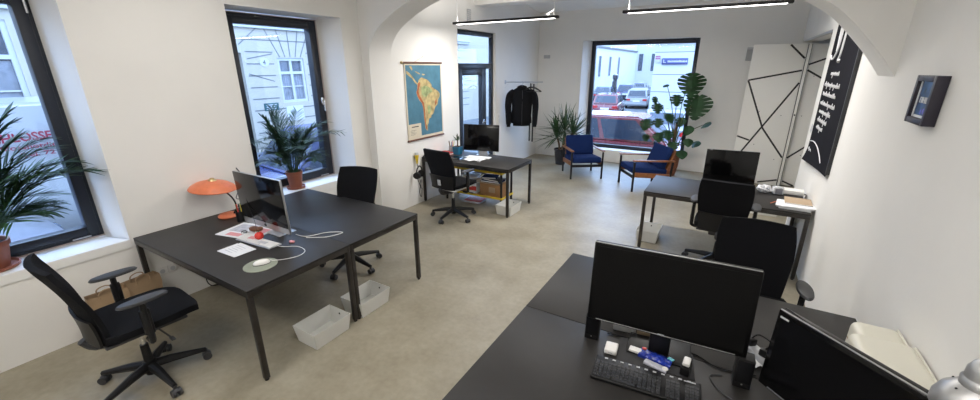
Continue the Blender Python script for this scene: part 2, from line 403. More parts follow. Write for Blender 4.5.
# ------------------------------------------------------------------ office chairs
def make_chair(white=False):
    t = thing('office_chair', (0, 0, 0), 'chair', 'chair')
    for k in range(5):
        a = R(90+72*k); d = Vector((cos(a), sin(a), 0))
        b = MB(); b.tube([d*.02+Vector((0, 0, .125)), d*.12+Vector((0, 0, .118)), d*.325+Vector((0, 0, .082))], [.034, .030, .017], 8); b.build('leg', 'blackpl', t)
        b = MB(); n = d.cross(Vector((0, 0, 1))); c = d*.325
        for s in (-1, 1): b.cyl(c+n*s*.009+Vector((0, 0, .029)), c+n*s*.028+Vector((0, 0, .029)), .029, n=16)
        b.cyl(c+Vector((0, 0, .03)), c+Vector((0, 0, .085)), .011, n=8); b.ball(c+Vector((0, 0, .045)), .025, (1, 1, .8), 12); b.build('caster', 'greypl', t)
    b = MB(); b.lathe([(.036, .06), (.04, .09), (.04, .16), (.03, .165)], n=16); b.cyl((0, 0, .16), (0, 0, .30), .028, .024); b.build('hub', 'blackpl', t)
    b = MB(); b.cyl((0, 0, .27), (0, 0, .42), .014); b.build('gas_lift', 'steel', t)
    b = MB(); b.box((0, .0, .445), (.20, .30, .06), None, .015); b.tube([(0, -.10, .425), (0, -.22, .43), (0, -.275, .50)], [.035, .03, .025], 10, 4)
    b.tube([(.06, .08, .415), (.26, .10, .405)], .006, 6); b.box((.275, .10, .405), (.05, .025, .012), None, .004); b.build('tilt_mechanism', 'greypl', t)
    # seat
    def seat(u, v):
        x = (u-.5)*2; y = (v-.5)*2
        k = 1-.12*max(0, y)**2; w = .258*k
        return Vector((x*w*(1-.10*abs(y)**4), .055+y*.268*(1-.07*abs(x)**4), .552+.012*abs(x)**2-.05*max(0, y-.55)**2*4*.5-.018*max(0, abs(x)-.8)*5*.2))
    b = MB(); b.grid(seat, 14, 14, lambda u, v: Vector((0, 0, -.065+.02*max(abs(u-.5), abs(v-.5))*2)))
    bmesh.ops.bevel(b.bm, geom=[e_ for e_ in b.bm.edges if e_.calc_face_angle(0) > 1.0], offset=.016, segments=3, affect='EDGES')
    b.build('seat', 'blackfab', t, ang=60)
    b = MB(); b.box((0, .01, .483), (.43, .44, .02), None, .008); b.build('seat_pan', 'whitepl' if white else 'greypl', t)
    # backrest
    def bk(u, v, off=0.):
        s = max(0, v); x = (u-.5)*2; w = .205+.04*min(1, s*1.6)-.012*max(0, s-.8)*5
        w *= 1-.05*abs(max(0, s-.9))*10*.3
        z = .50+s*.575-.008*abs(x)**3*(s > .5)*max(0, s-.5)*2
        y = -.205-.05*sin(pi*min(1, s*1.1))*-.35-.14*s**1.35+.035*x*x
        return Vector((x*w, y-off, z))
    b = MB(); b.grid(bk, 12, 18, lambda u, v: Vector((0, -.038+.012*abs(u-.5)*2, -.006)))
    bmesh.ops.bevel(b.bm, geom=[e_ for e_ in b.bm.edges if e_.calc_face_angle(0) > 1.0], offset=.012, segments=3, affect='EDGES')
    br = b.build('backrest', 'blackfab', t, ang=60)
    b = MB(); b.grid(lambda u, v: bk(.5+(u-.5)*.97, v*.36-.02, .042), 10, 8, Vector((0, -.014, 0))); b.build('back_shell', 'blackpl', br, ang=50)
    if white: b = MB(); b.box((0, -.283, .60), (.055, .012, .085), RX(8), .004); b.build('label_plate', 'palegrey', br)
    for s in (-1, 1):
        b = MB(); b.tube([(s*.20, 0, .44), (s*.275, 0, .445), (s*.288, 0, .50), (s*.288, 0, .735)], [.016, .018, .02, .018], 8, 3)
        b.box((s*.288, 0, .60), (.026, .055, .18), None, .008); a = b.build('armrest', 'blackpl', t)
        b = MB(); b.lathe([(.05, 0), (.96, .0), (1, .35), (.93, .8), (.6, 1.)], (s*.288, .01, .745), 28, Matrix.Diagonal((.046, .135, .024, 1))); b.build('arm_pad', 'greypl', a)
    return t
G = 'black swivel office chairs'
CH = make_chair(); CH.location = (-3.30, .80, 0); CH.rotation_euler = (0, 0, R(-4)); CH['label'] = 'black swivel chair in the left foreground beside the paper bag'; CH['group'] = G
CB = again(CH, (-3.44, 2.74, 0), R(195), 'black swivel chair tucked at the far side of the bare desk near the window plant', G)
CW = make_chair(True); CW.location = (-3.35, 4.60, 0); CW.rotation_euler = (0, 0, R(-6)); CW['label'] = 'black swivel chair with pale tag, standing before the map desk'; CW['group'] = G
again(CH, (.09, 4.80, 0), R(-3), 'black swivel chair facing the desk with the folder pile', G)
again(CH, (.31, 3.04, 0), R(183), 'black high backed chair behind the foreground monitor', G)

for ch in [o for o in bpy.data.objects if o.parent == CB and o.name.startswith('armrest')]: ch.location.z = -.078   # armrests set low enough to pass under the desk
def base_turn(root, deg):
    for ch in [o for o in bpy.data.objects if o.parent == root and o.name.split('.')[0] in ('leg', 'caster')]: ch.rotation_euler.z = R(deg)
base_turn(CH, -13); base_turn(CW, 44)

# ------------------------------------------------------------------ navy armchairs
def make_armchair():
    t = thing('armchair', (0, 0, 0), 'armchair', 'armchair')
    w, d = .62, .70       # local: faces -y
    for s in (-1, 1):
        b = MB(); b.box((s*w/2, -d/2, .27), (.032, .032, .54), None, .004); b.build('leg', 'blackpl', t)
        b = MB(); b.box((s*w/2, d/2-.02, .27), (.032, .032, .54), RX(-4), .004); b.build('leg', 'blackpl', t)
        b = MB(); b.box((s*w/2, 0, .555), (.065, d+.06, .026), RX(-2), .008); b.build('armrest', 'teak', t)
        b = MB(); b.box((s*(w/2-.005), 0, .285), (.024, d-.04, .085), RX(-4), .004); b.build('side_rail', 'teak', t)
    b = MB(); b.box((0, -d/2, .27), (w-.03, .022, .05), None, .003); b.box((0, d/2-.03, .24), (w-.03, .022, .05), None, .003); b.build('cross_rail', 'blackpl', t)
    b = MB(); b.box((0, .33, .54), (w-.06, .02, .36), RX(-20), .004)
    for i in range(4): b.box((-.21+.14*i, .345, .54), (.03, .025, .40), RX(-20), .004)
    b.build('back_frame', 'teak', t)
    b = MB(); b.box((0, -.04, .36), (w-.045, .64, .115), RX(-4), .03, 4); b.build('seat_cushion', 'navy', t, ang=60)
    b = MB(); b.box((0, .245, .585), (w-.055, .11, .40), RX(-20), .03, 4); b.build('back_cushion', 'navy', t, ang=60)
    return t
A = make_armchair(); A.location = (-2.51, 7.98, 0); A.rotation_euler = (0, 0, R(34.5)); A['label'] = 'navy armchair with wooden arms beside the spiky leaved plant'; A['group'] = 'navy wooden armchairs'
again(A, (-1.22, 7.72, 0), R(-55), 'navy wooden armchair turned sideways in front of the split leaf plant', 'navy wooden armchairs')

# ------------------------------------------------------------------ pendant lamps
def make_lamp(l=1.68, zc=.85):
    t = thing('pendant_lamp', (0, 0, 0), 'lamp', 'lamp')
    b = MB(); b.bx(-l/2, l/2, -.045, .045, 0, .032, .004); b.build('lamp_housing', 'blackpl', t)
    b = MB(); b.bx(-l/2+.06, l/2-.05, -.03, .03, -.003, .002, .001); b.build('diffuser', 'lampon', t)
    for s in (-1, 1):
        b = MB(); b.cyl((s*(l/2-.06), 0, .03), (s*(l/2-.06), 0, .10), .008, .005, 8); b.build('cable_grip', 'whitepl', t)
        b = MB(); b.cyl((s*(l/2-.06), 0, .09), (s*(l/2-.06), 0, zc), .0016, n=6); b.build('suspension_wire', 'palegrey', t)
    b = MB(); b.tube([(l/2-.10, 0, .033), (l/2-.16, .01, .06), (l/2-.10, .02, .09), (l/2-.06, .01, .12)], .004, 6, 5); b.build('power_cord', 'whitepl', t)
    return t
PL = make_lamp(1.68, .93); PL.location = (-2.985, 5.40, 2.745); PL['label'] = 'long slim pendant lamp hanging over the map desk'; PL['group'] = 'slim linear pendant lamps'; PL.rotation_euler = (0, 0, R(-1.2))
again(PL, (-.48, 5.40, 2.75), 0, 'long slim pendant lamp to the right, above the rear desk with the folder pile', 'slim linear pendant lamps')
for i, (x, y) in enumerate(((-3.0, 1.9), (-.4, 1.3), (-2.0, -.6))):  # unseen extra lamps, added because the front room was too dark
    again(PL, (x, y, 2.95), 0, 'long slim pendant lamp added out of view to brighten the front room', 'slim linear pendant lamps')

# ------------------------------------------------------------------ white bins
def make_bin(lx, ly, h):
    t = thing('storage_bin', (0, 0, 0), 'bin', 'bin')
    b = MB(); w = .004; k = .02
    b.box((0, 0, .003), (lx-2*k, ly-2*k, .006))
    for s in (-1, 1):
        b.prism([(s*(lx/2-k), -ly/2+k, 0), (s*(lx/2-k), ly/2-k, 0), (s*lx/2, ly/2, h), (s*lx/2, -ly/2, h)], (-s*w, 0, 0))
        b.prism([(-lx/2+k, s*(ly/2-k), 0), (lx/2-k, s*(ly/2-k), 0), (lx/2, s*ly/2, h), (-lx/2, s*ly/2, h)], (0, -s*w, 0))
    b.build('bin_body', 'whitemet', t, flat=True)
    b = MB()
    b.cyl((0, ly/2-.011, h*.72), (0, ly/2-.007, h*.72), .009, n=12); b.build('finger_hole', 'blackpl', t)
    return t
B0 = make_bin(.27, .36, .15); B0.location = (-2.665, 1.76, 0); B0['label'] = 'white open metal bin on the floor nearest the camera, left of the twin desk legs'; B0['group'] = 'white open floor bins'
again(B0, (-2.68, 2.25, 0), 0, 'white open bin on the floor just behind the twin desk legs', 'white open floor bins')
again(B0, (-2.74, 5.20, 0), 0, 'white bin under the right end of the map desk', 'white open floor bins')
again(B0, (-.69, 5.27, 0), 0, 'white bin under the left end of the desk behind the two chairs', 'white open floor bins')

# ------------------------------------------------------------------ plants
def leaf_blade(b, p0, p1, w, droop=.0, n=5, side=None):
    """tapered pointed blade with a fold, from p0 to p1"""
    p0 = Vector(p0); p1 = Vector(p1); d = p1-p0
    s = side or d.cross(Vector((0, 0, 1)))
    if s.length < 1e-5: s = Vector((1, 0, 0))
    s = s.normalized(); L = []
    for i in range(n+1):
        t = i/n; c = p0+d*t+Vector((0, 0, -droop*t*t)); ww = w*(sin(pi*min(.97, .12+t*.88)))**.8
        L.append((b.bm.verts.new(c-s*ww), b.bm.verts.new(c+Vector((0, 0, -ww*.45))), b.bm.verts.new(c+s*ww)))
    for a, c in zip(L, L[1:]):
        b.bm.faces.new((a[0], a[1], c[1], c[0])); b.bm.faces.new((a[1], a[2], c[2], c[1]))
def make_palm(loc, label, scale=1., nf=22, seed=1, pot_r=.115, xmin=-9.):
    rnd = random.Random(seed); t = thing('potted_palm', loc, label, 'plant', 0, 'feathery palms on the window sills')
    b = MB(); b.lathe([(pot_r*.74, .012), (pot_r*.98, .175), (pot_r*1.06, .178), (pot_r*1.08, .215), (pot_r*.98, .215), (pot_r*.94, .17), (.02, .165)], n=28); p = b.build('pot', 'terra', t)
    b = MB(); b.lathe([(pot_r*.8, 0), (pot_r*1.12, .004), (pot_r*1.18, .028), (pot_r*1.1, .028), (pot_r*1.02, .012), (.02, .012)], n=28); b.build('saucer', 'terra', t)
    b = MB(); b.lathe([(pot_r*.93, .16), (pot_r*.93, .185), (.01, .192)], n=20); b.build('soil', 'soil', p)
    for k in range(nf):
        a = rnd.uniform(0, 2*pi); rad = rnd.uniform(.005, .06); el = rnd.uniform(.25, 1.0)
        L = rnd.uniform(.42, .78)*scale*(1.05-.35*(el < .4)); out = cos(el*pi/2*.92)*1.05
        base = Vector((cos(a)*rad, sin(a)*rad, .18)); tip = base+Vector((cos(a)*out*L*.8, sin(a)*out*L*.8, L*(.42+.55*el)))
        mid = base+Vector((cos(a)*out*L*.28, sin(a)*out*L*.28, L*(.42+.30*el)))
        tip.z -= .12*L*(1-el)
        if loc[0]+tip.x < xmin: tip.x = xmin-loc[0]+rnd.uniform(0, .04)
        if loc[0]+mid.x < xmin: mid.x = xmin-loc[0]+.02
        P = []
        for i in range(11):
            s = i/10; P.append(base*(1-s)**2+mid*2*s*(1-s)+tip*s*s+Vector((0, 0, -.10*L*s**3*(1.2-el))))
        b = MB(); b.tube(P, [.0042*(1-.75*i/10) for i in range(11)], 5)
        for i in range(3, 11):
            for q in (0, .5):
                if i == 10 and q: continue
                s = (i+q)/10; c = P[i].lerp(P[min(10, i+1)], q); d = (P[min(10, i+1)]-P[i-1]).normalized(); n_ = d.cross(Vector((0, 0, 1))).normalized()
                ln = .21*scale*(1-.55*abs(s-.55)/.5)*rnd.uniform(.8, 1.15)
                for sd in (-1, 1):
                    v = (d*.72+n_*sd*.75+Vector((0, 0, rnd.uniform(-.10, .16)))).normalized()*ln
                    e2 = c+v
                    if loc[0]+e2.x < xmin: e2.x = xmin-loc[0]
                    leaf_blade(b, c, e2, .0062*scale, .045*rnd.random(), 4)
        b.build('frond', 'leaf', t, ang=80)
    return t
make_palm((-4.545, .43, .722), 'feathery palm in a brown pot on the left sill, cut by the photo edge', 1.36, 46, 3, .125, -4.64)
make_palm((-4.50, 2.90, .722), 'feathery palm in a brown pot on the window sill behind the lamp desk', 1.12, 46, 11, .092, -4.63)

# spiky yucca in the back corner
t = thing('potted_yucca', (-3.24, 8.68, 0), 'tall spiky leaved plant in a dark pot by the back corner', 'plant')
b = MB(); b.lathe([(.11, 0), (.15, .33), (.16, .33), (.16, .36), (.145, .36), (.14, .30), (.02, .30)], n=24); p = b.build('pot', 'cardark', t)
b = MB(); b.lathe([(.138, .28), (.138, .31), (.01, .32)], n=20); b.build('soil', 'soil', p)
rnd = random.Random(5)
for (hx, hy, hz, tx, ty) in ((-.05, .0, .66, -.12, 0), (.05, .03, .84, .06, .02), (.06, -.04, .74, .27, -.04)):
    b = MB(); b.tube([(hx*.6, hy*.6, .29), (hx, hy, .45), (tx, ty, hz)], [.024, .022, .018], 10, 3); b.build('trunk', 'trunk', t)
    b = MB()
    for k in range(44):
        a = rnd.uniform(0, 2*pi); el = rnd.uniform(-.25, 1.); L = rnd.uniform(.45, .70)
        d = Vector((cos(a)*cos(el*1.45), sin(a)*cos(el*1.45), sin(el*1.45)))
        c = Vector((tx, ty, hz-.05+rnd.uniform(-.05, .07))); e2 = c+d*L
        e2.x = max(e2.x, -4.19+3.24); e2.y = min(e2.y, 9.42-8.68)
        leaf_blade(b, c, e2, .017, .10*rnd.random()*(1-max(0, el)), 5)
    b.build('leaf_crown', 'leaf3', t, ang=80)

# monstera by the big window
def monstera_leaf(size, slits=5, closed=False):
    """heart-shaped blade in the xy plane with the stalk at the origin, cut by slits between ribs"""
    b = MB()
    def edge(tt):  # half outline parameter 0 (base notch) .. 1 (tip)
        ang = tt*pi; w = abs(sin(ang))**.75*(.52+.10*cos(ang)); y = .16*cos(ang*1.0)*-1
        return Vector((w, -.12+1.02*tt**1.08-.10*sin(ang)*(1-tt), 0))
    n = slits*4
    for sd in (-1, 1):
        for k in range(slits+1):
            # each lobe: from the midrib to the rim, leaving a gap
            a0, a1 = k/(slits+1), (k+1)/(slits+1)
            g = .0 if closed else .13/(slits+1)
            pts_r = [edge(a0+g+(a1-a0-2*g)*i/4) for i in range(5)]
            m0, m1 = Vector((0, .85*a0**1.1-.0, 0)), Vector((0, .85*a1**1.1, 0))
            inn0 = m0.lerp(edge(a0), .38 if not closed else .0); inn1 = m1.lerp(edge(a1), .38 if not closed else .0)
            ring = [m0, inn0]+pts_r+[inn1, m1]
            for q in ring: q.z = -.18*abs(q.x)**1.5-.10*max(0, q.y-.5)**2+.02*sin(q.y*9)
            vs = []
            for q in ring:
                if not vs or (q-vs[-1]).length > 1e-4: vs.append(q)
            P = [Vector((sd*q.x, q.y, q.z))*size for q in vs]
            cen = sum(P, Vector())/len(P)
            bv = [b.bm.verts.new(p_) for p_ in P]; cv = b.bm.verts.new(cen)
            for i in range(len(bv)): b.bm.faces.new((bv[i], bv[(i+1) % len(bv)], cv))
    b.tube([(0, 0, .003), (0, .8*size, -.03*size)], [.006*size+.002, .001], 5)
    return b
t = thing('potted_monstera', (-.95, 8.90, 0), 'big split leaf plant in a woven basket at the right of the shop window', 'plant')
b = MB(); b.lathe([(.13, 0), (.17, .20), (.185, .44), (.195, .45), (.195, .47), (.175, .47), (.165, .40), (.02, .40)], n=28); p = b.build('basket', 'basket', t)
b = MB(); b.lathe([(.166, .38), (.166, .42), (.01, .43)], n=20); b.build('soil', 'soil', p)
b = MB(); b.cyl((.02, .03, .38), (.03, .02, 1.05), .022, .02, 10); b.build('moss_pole', 'trunk', t)
#  dx, dy, z, size, face yaw, pitch, slits, closed     (dx from the basket)
LV = [(.20, -.05, 1.98, .46, 14, 78, 6, 0), (.36, .0, 1.58, .48, -10, 78, 6, 0), (-.02, -.12, 1.60, .24, 20, 62, 4, 0), (-.12, -.1, 1.24, .22, 40, 55, 4, 0), (-.36, -.05, 1.42, .22, 25, 65, 4, 0), (-.44, .02, 1.55, .17, 60, 70, 3, 0),
      (-.30, -.10, 1.13, .19, 10, 70, 3, 0), (-.52, -.05, 1.10, .26, -10, 60, 4, 0), (-.10, -.18, .92, .23, 30, 50, 4, 0), (.28, -.10, 1.02, .20, -25, 65, 3, 1), (.30, -.15, .78, .17, 15, 60, 3, 1), (-.25, -.15, .86, .22, 15, 55, 4, 0),
      (.60, .12, 1.10, .20, -60, 40, 3, 1), (.46, .05, .72, .18, -40, 45, 3, 1), (.22, -.25, .56, .20, 20, 50, 3, 1), (.05, -.22, .70, .20, 0, 55, 3, 0), (-.50, -.1, .80, .15, 30, 75, 3, 0), (.10, .05, 1.16, .20, 0, 65, 3, 0), (-.24, 0, 1.80, .12, -30, 30, 2, 1)]
for i, (dx, dy, z, sz, fy, pt, sl, cl) in enumerate(LV):
    top = Vector((dx, dy, z))
    b = MB(); root = Vector((.02+.02*cos(i*2.1), .02*sin(i*2.1), .42)); j = Vector((dx*.45, dy*.4, z*.72+.12)); b.tube([root, root.lerp(j, .5)+Vector((0, .02, .10)), j, top], [.012, .010, .008, .006], 6, 4); st = b.build('leaf_stalk', 'stem', t)
    b = monstera_leaf(sz*1.05, sl, bool(cl))
    b.bm.transform(TR(*top) @ RZ(fy) @ RX(pt) @ RZ(180))
    b.build('leaf', 'leaf2', t, ang=70)

# ------------------------------------------------------------------ screens
def make_imac(loc, rz, label, w, h, chin=True, tilt=4, zc=.115, logo=True):
    """all-in-one: slab with pale chin on a bent metal foot; zc = lower edge above the desk"""
    t = thing('computer', loc, label, 'computer', R(rz))
    rot = RX(-tilt); T = TR(0, 0, zc) @ rot
    ch = .055 if chin else .0
    b = MB(); b.box((0, .012, h/2), (w, .022, h), None, .008, 3); b.ball((0, .022, h*.45), .5, (w*.8, .035, h*.75), 20); b.bm.transform(T); b.build('computer_body', 'alu' if chin else 'blackpl', t)
    b = MB(); b.box((0, -.0005, ch+(h-ch)/2), (w-.004, .004, h-ch-.003), None, .0015); b.bm.transform(T); s = b.build('display', 'screen', t)
    b = MB(); b.box((0, .125, .004), (.20, .17, .007), None, .003); b.box((0, .115, zc*.9), (.16, .008, zc*1.8+.1), RX(-12), .003); b.build('stand', 'alu', t)
    if chin and logo:
        b = MB(); b.cyl((-.006, -.0012, .031), (-.006, .002, .031), .011, n=16); b.cyl((.006, -.0012, .031), (.006, .002, .031), .011, n=16); b.cyl((.004, -.0012, .047), (.009, -.0012, .053), .003, n=8)
        b.bm.transform(T); b.build('emblem', 'ink', t)
    return t
make_imac((-3.315, 1.80, .74), .5, 'silver all-in-one computer with black screen on the orange lamp desk', .655, .475, True, -2, .08)
make_imac((-3.455, 5.56, .74), 14.7, 'black framed large screen on the map desk before the glazed door', .60, .43, False, 3, .085, False)
t = make_imac((.088, 5.40, .74), 6.5, 'black screen on the rear desk, seen above a chair back', .54, .385, False, 3, .09, False)
b = MB(); b.box((-.225, .002, .472), (.025, .004, .005)); b.build('corner_mark', 'palegrey', t)

def monitor(loc, rz, label, w, h, zb, tilt, bez, m, edge, foot=True):
    t = thing('monitor', loc, label, 'monitor', R(rz)); T = TR(0, 0, zb) @ RX(-tilt)
    b = MB(); b.box((0, .02, h/2), (w, .04, h), None, .007, 3); b.box((0, .05, h*.45), (w*.6, .04, h*.55), None, .015); b.bm.transform(T); b.build('housing', m, t)
    b = MB(); b.box((0, -.0005, h/2+.004), (w-2*bez, .003, h-2*bez-.008)); b.bm.transform(T); b.build('display', m, t)
    b = MB(); b.box((0, .004, h+.0005), (w-.012, .007, .004), None, .001); b.bm.transform(T); b.build('top_trim', edge, t)
    b = MB(); b.box((0, .002, .009), (w-.09, .010, .004), None, .0015); b.bm.transform(T); b.build('lower_trim', edge, t)
    b = MB(); b.box((0, .11, .006), (.30, .22, .012), None, .005); b.build('monitor_base', 'blackpl', t)
    b = MB(); b.box((0, .075, (zb+h*.5)/2), (.10, .03, zb+h*.5), RX(-2), .01); b.build('monitor_neck', 'blackpl', t)
    return t
t = monitor((-.127, 1.862, .74), 4.1, 'large black monitor upright behind the keyboard on the nearest desk', .725, .425, .145, 5.5, .018, 'matscreen', 'silver')
b = MB(); b.box((0, -.001, .157), (.03, .003, .006)); b.build('badge', 'palegrey', t)
ct = Vector((.283, 1.821))+Vector((cos(R(-43.6)), sin(R(-43.6))))*.30
t = monitor((ct.x, ct.y, .74), -43.6, 'glossy black monitor turned inward at the lower right, silver edged', .60, .365, .10, 3, .022, 'screen', 'alu')
b = MB(); b.box((-.255, -.002, .448), (.035, .003, .007)); b.build('badge', 'palegrey', t)

# ------------------------------------------------------------------ nearest desk: small things
ZT = .741
def keyboard(loc, rz, label, w, d, m, keym, rows, cols, raise_=.0, name='keyboard', h=.012):
    t = thing(name, loc, label, 'keyboard', R(rz))
    b = MB(); b.box((0, 0, h/2), (w, d, h), None, .006, 3); b.build('keyboard_case', m, t)
    b = MB(); kw, kd = (w-.016)/cols, (d-.02-raise_)/rows
    for r_ in range(rows):
        c_ = 0
        while c_ < cols:
            wd = 6 if (r_ == 0 and c_ == 4) else 1
            if cols > 18 and c_ in (15, 19): c_ += 1; continue
            x = -w/2+.008+(c_+wd/2)*kw; y = -d/2+.010+(r_+.5)*kd
            b.box((x, y, h+.002), (kw*wd*.86, kd*.84, .006), None, .0015, 1); c_ += wd
    ks = b.build('keys', keym, t); ks['kind'] = 'stuff'
    if raise_:
        for i in range(11):
            b = MB(); b.box((-w/2+.05+i*(w-.1)/10, d/2-.014, h+.001), (.016, .008, .004), None, .001); b.build('media_key', 'palegrey', t)
    return t
t = keyboard((-.152, 1.68, ZT), 5.3, 'black full size keyboard in front of the large monitor', .475, .165, 'blackpl', 'greypl', 6, 23, .03, h=.018)
b = MB(); b.box((.19, .066, .0195), (.05, .006, .002)); b.build('badge', 'palegrey', t)
t = thing('mouse_mat', (-.14, 1.885, ZT), 'flat black mat under the blue wrapped snack, behind the keyboard', 'mat', R(8))
b = MB(); b.box((0, 0, .0015), (.36, .20, .003), None, .0014); b.build('mat_sheet', 'wick', t)
ZM = ZT+.0035
t = thing('power_adapter', (-.345, 1.825, ZT), 'small white square power adapter beside the black mat', 'adapter', R(6))
b = MB(); b.box((0, 0, .014), (.062, .078, .027), None, .007, 3); b.build('adapter_body', 'whitepl', t)
b = MB(); b.box((0, -.0365, .014), (.022, .006, .008)); b.build('socket_slot', 'palegrey', t)
t = thing('snack_packet', (-.135, 1.865, ZM), 'dark blue wrapped packet on the black mat', 'packet', R(-8))
b = MB(); b.grid(lambda u_, v_: Vector(((u_-.5)*.155, (v_-.5)*.062, .016+.012*sin(pi*u_)*sin(pi*v_)+.003*sin(u_*31)*sin(v_*9))), 22, 10, Vector((0, 0, -.0155))); b.build('wrapper', 'blue', t)
b = MB(); b.box((-.10, -.004, .010), (.06, .038, .014), RZ(6), .003); b.build('white_end', 'whitepl', t)
b = MB(); b.box((-.062, .016, .026), (.02, .016, .006), RZ(20), .002); b.build('red_print', 'redpl', t)
b = MB(); b.box((.068, .018, .024), (.028, .02, .006), RZ(-15), .002); b.build('cyan_print', 'cyan', t)
t = thing('cardboard_sleeve', (-.125, 1.81, ZM), 'pale small card box lying just before the blue packet', 'box', R(-10))
b = MB(); b.box((0, 0, .006), (.11, .035, .011), None, .002); b.build('sleeve', 'greyprint', t)
b = MB(); b.cyl((.045, .0, .0115), (.045, 0, .015), .014); b.build('round_sticker', 'whitepl', t)
t = thing('tape_dispenser', (.005, 1.852, ZM), 'black upright holder with a white top at the right of the blue packet', 'tape dispenser', R(-4))
b = MB(); b.box((0, 0, .022), (.042, .085, .044), None, .006); b.box((0, .02, .046), (.034, .03, .02), None, .006); b.build('dispenser_body', 'blackpl', t)
b = MB(); b.box((0, -.004, .058), (.032, .062, .018), None, .006); b.build('white_roll', 'whitepl', t)
def speaker(loc, rz, label):
    t = thing('desktop_speaker', loc, label, 'speaker', R(rz), 'black speakers under the large monitor')
    b = MB(); b.box((0, 0, .075), (.072, .075, .15), RX(-3), .005); b.build('speaker_box', 'blackpl', t)
    b = MB(); b.box((0, -.039, .088), (.06, .004, .11), RX(-3), .003); b.build('grille', 'blackfab', t)
    b = MB(); b.cyl((0, -.036, .022), (0, -.041, .022), .004, n=10); b.build('knob', 'silver', t)
    return t
speaker((-.468, 1.90, ZT), 6, 'black small speaker under the left end of the large monitor')
speaker((.235, 1.905, ZT), 2, 'black small speaker under the right end of the large monitor')
def cable(name, label, pts, r=.003, m='blackpl', group=None, cat_='cable'):
    b = MB(); b.tube(pts, r, 7, 6); return tag(b.build(name, m), label, cat_, group)
cable('cable', 'black cable running along the desk behind the monitor base', [(-.40, 1.955, .745), (-.2, 1.985, .745), (.02, 2.01, .745), (.14, 1.96, .745), (.30, 1.99, .745)], .0035)
cable('cable', 'thin looped cable in front of the right speaker', [(.16, 1.915, .744), (.11, 1.88, .744), (.15, 1.80, .744), (.235, 1.74, .744), (.28, 1.64, .744), (.29, 1.58, .744)], .0025, 'greypl')
t = thing('document_tray', (-.30, 2.07, ZT), 'grey and tan boxes of paper behind the left of the large monitor', 'tray', R(8))
b = MB(); b.box((-.03, 0, .022), (.12, .10, .044), None, .004); b.build('grey_box', 'palegrey', t)
b = MB(); b.box((.10, 0, .018), (.13, .11, .036), None, .004); b.build('tan_box', 'tan', t)
t = thing('power_strip', (.33, 2.12, ZT), 'grey power strip with black plugs between the two monitors', 'power strip', R(-52))
b = MB(); b.box((0, 0, .02), (.30, .06, .04), None, .006); b.build('strip_body', 'palegrey', t)
for i in range(3):
    b = MB(); b.box((-.09+.09*i, 0, .058), (.04, .04, .04), RZ(20*i), .008); b.tube([(-.09+.09*i, 0, .075), (-.08+.09*i, .03, .10), (-.04+.09*i, .09, .06), (0+.09*i, .12, .006)], .004, 6, 4); b.build('plug', 'blackpl', t)
t = thing('paper_sheet', (.275, 2.09, ZT), 'crumpled white paper between the two monitors', 'paper', R(20))
b = MB(); b.grid(lambda u_, v_: Vector(((u_-.5)*.07, (v_-.5)*.10, .006+.018*abs(sin(u_*5+v_*3)))), 8, 8, Vector((0, 0, .001))); b.build('sheet', 'paper', t)
# cream cases along the wall
def case(loc, d, label):
    t = thing('plastic_case', loc, label, 'case', 0, 'cream rounded cases')
    b = MB(); b.box((0, 0, d[2]/2), d, None, .035, 5); b.build('case_shell', 'cream', t, ang=60)
    b = MB(); b.box((d[0]/2-.008, 0, d[2]/2), (.010, d[1]*.94, d[2]*.98), None, .004); b.build('case_edge', 'cream', t)
    b = MB(); b.box((-d[0]/2+.001, 0, d[2]*.55), (.006, d[1]*.6, .008), None, .002); b.build('seam', 'tan', t)
    return t
case((.775, 2.345, ZT), (.185, .17, .20), 'cream rounded case against the right wall, the farther and smaller one')
case((.755, 2.00, ZT), (.235, .50, .23), 'cream rounded case against the right wall, the nearer and larger one')
# silver task lamp at the lower right edge
t = thing('task_lamp', (.715, 1.13, ZT), 'silver domed task lamp at the bottom right photo corner', 'lamp')
b = MB(); b.lathe([(.09, 0), (.10, .004), (.10, .015), (.02, .022)], n=28); b.build('lamp_foot', 'silver', t)
b = MB(); b.tube([(0, 0, .02), (.01, -.06, .30), (.0, .04, .60), (.01, .22, .70), (.02, .335, .65)], .009, 10, 6); b.build('lamp_arm', 'silver', t)
T = TR(.02, .335, .478) @ RX(-4) @ RY(-3) @ Matrix.Diagonal((.80, .80, .84, 1))
b = MB(); b.lathe([(.125, .0), (.122, .03), (.105, .065), (.072, .092), (.045, .104), (.045, .101), (.07, .088), (.10, .06), (.117, .028), (.12, 0)], n=40, close=True); b.bm.transform(T); s = b.build('lamp_shade', 'silver', t, ang=60)
b = MB(); b.lathe([(.066, .092), (.066, .118), (.060, .123), (.059, .127), (.056, .156), (.043, .180), (.022, .193), (.002, .196)], n=32); b.bm.transform(T); b.build('shade_cap', 'silver', s, ang=60)
for a in range(6):
    b = MB(); q = Vector((.083*cos(a*pi/3+.3), .083*sin(a*pi/3+.3), .0835)); b.ball(q, .004, n=8); b.bm.transform(T); b.build('vent_hole', 'ink', s)
b = MB(); b.ball((0, 0, .04), .04, (1, 1, 1.2)); b.bm.transform(T); b.build('bulb', 'whitepl', s)

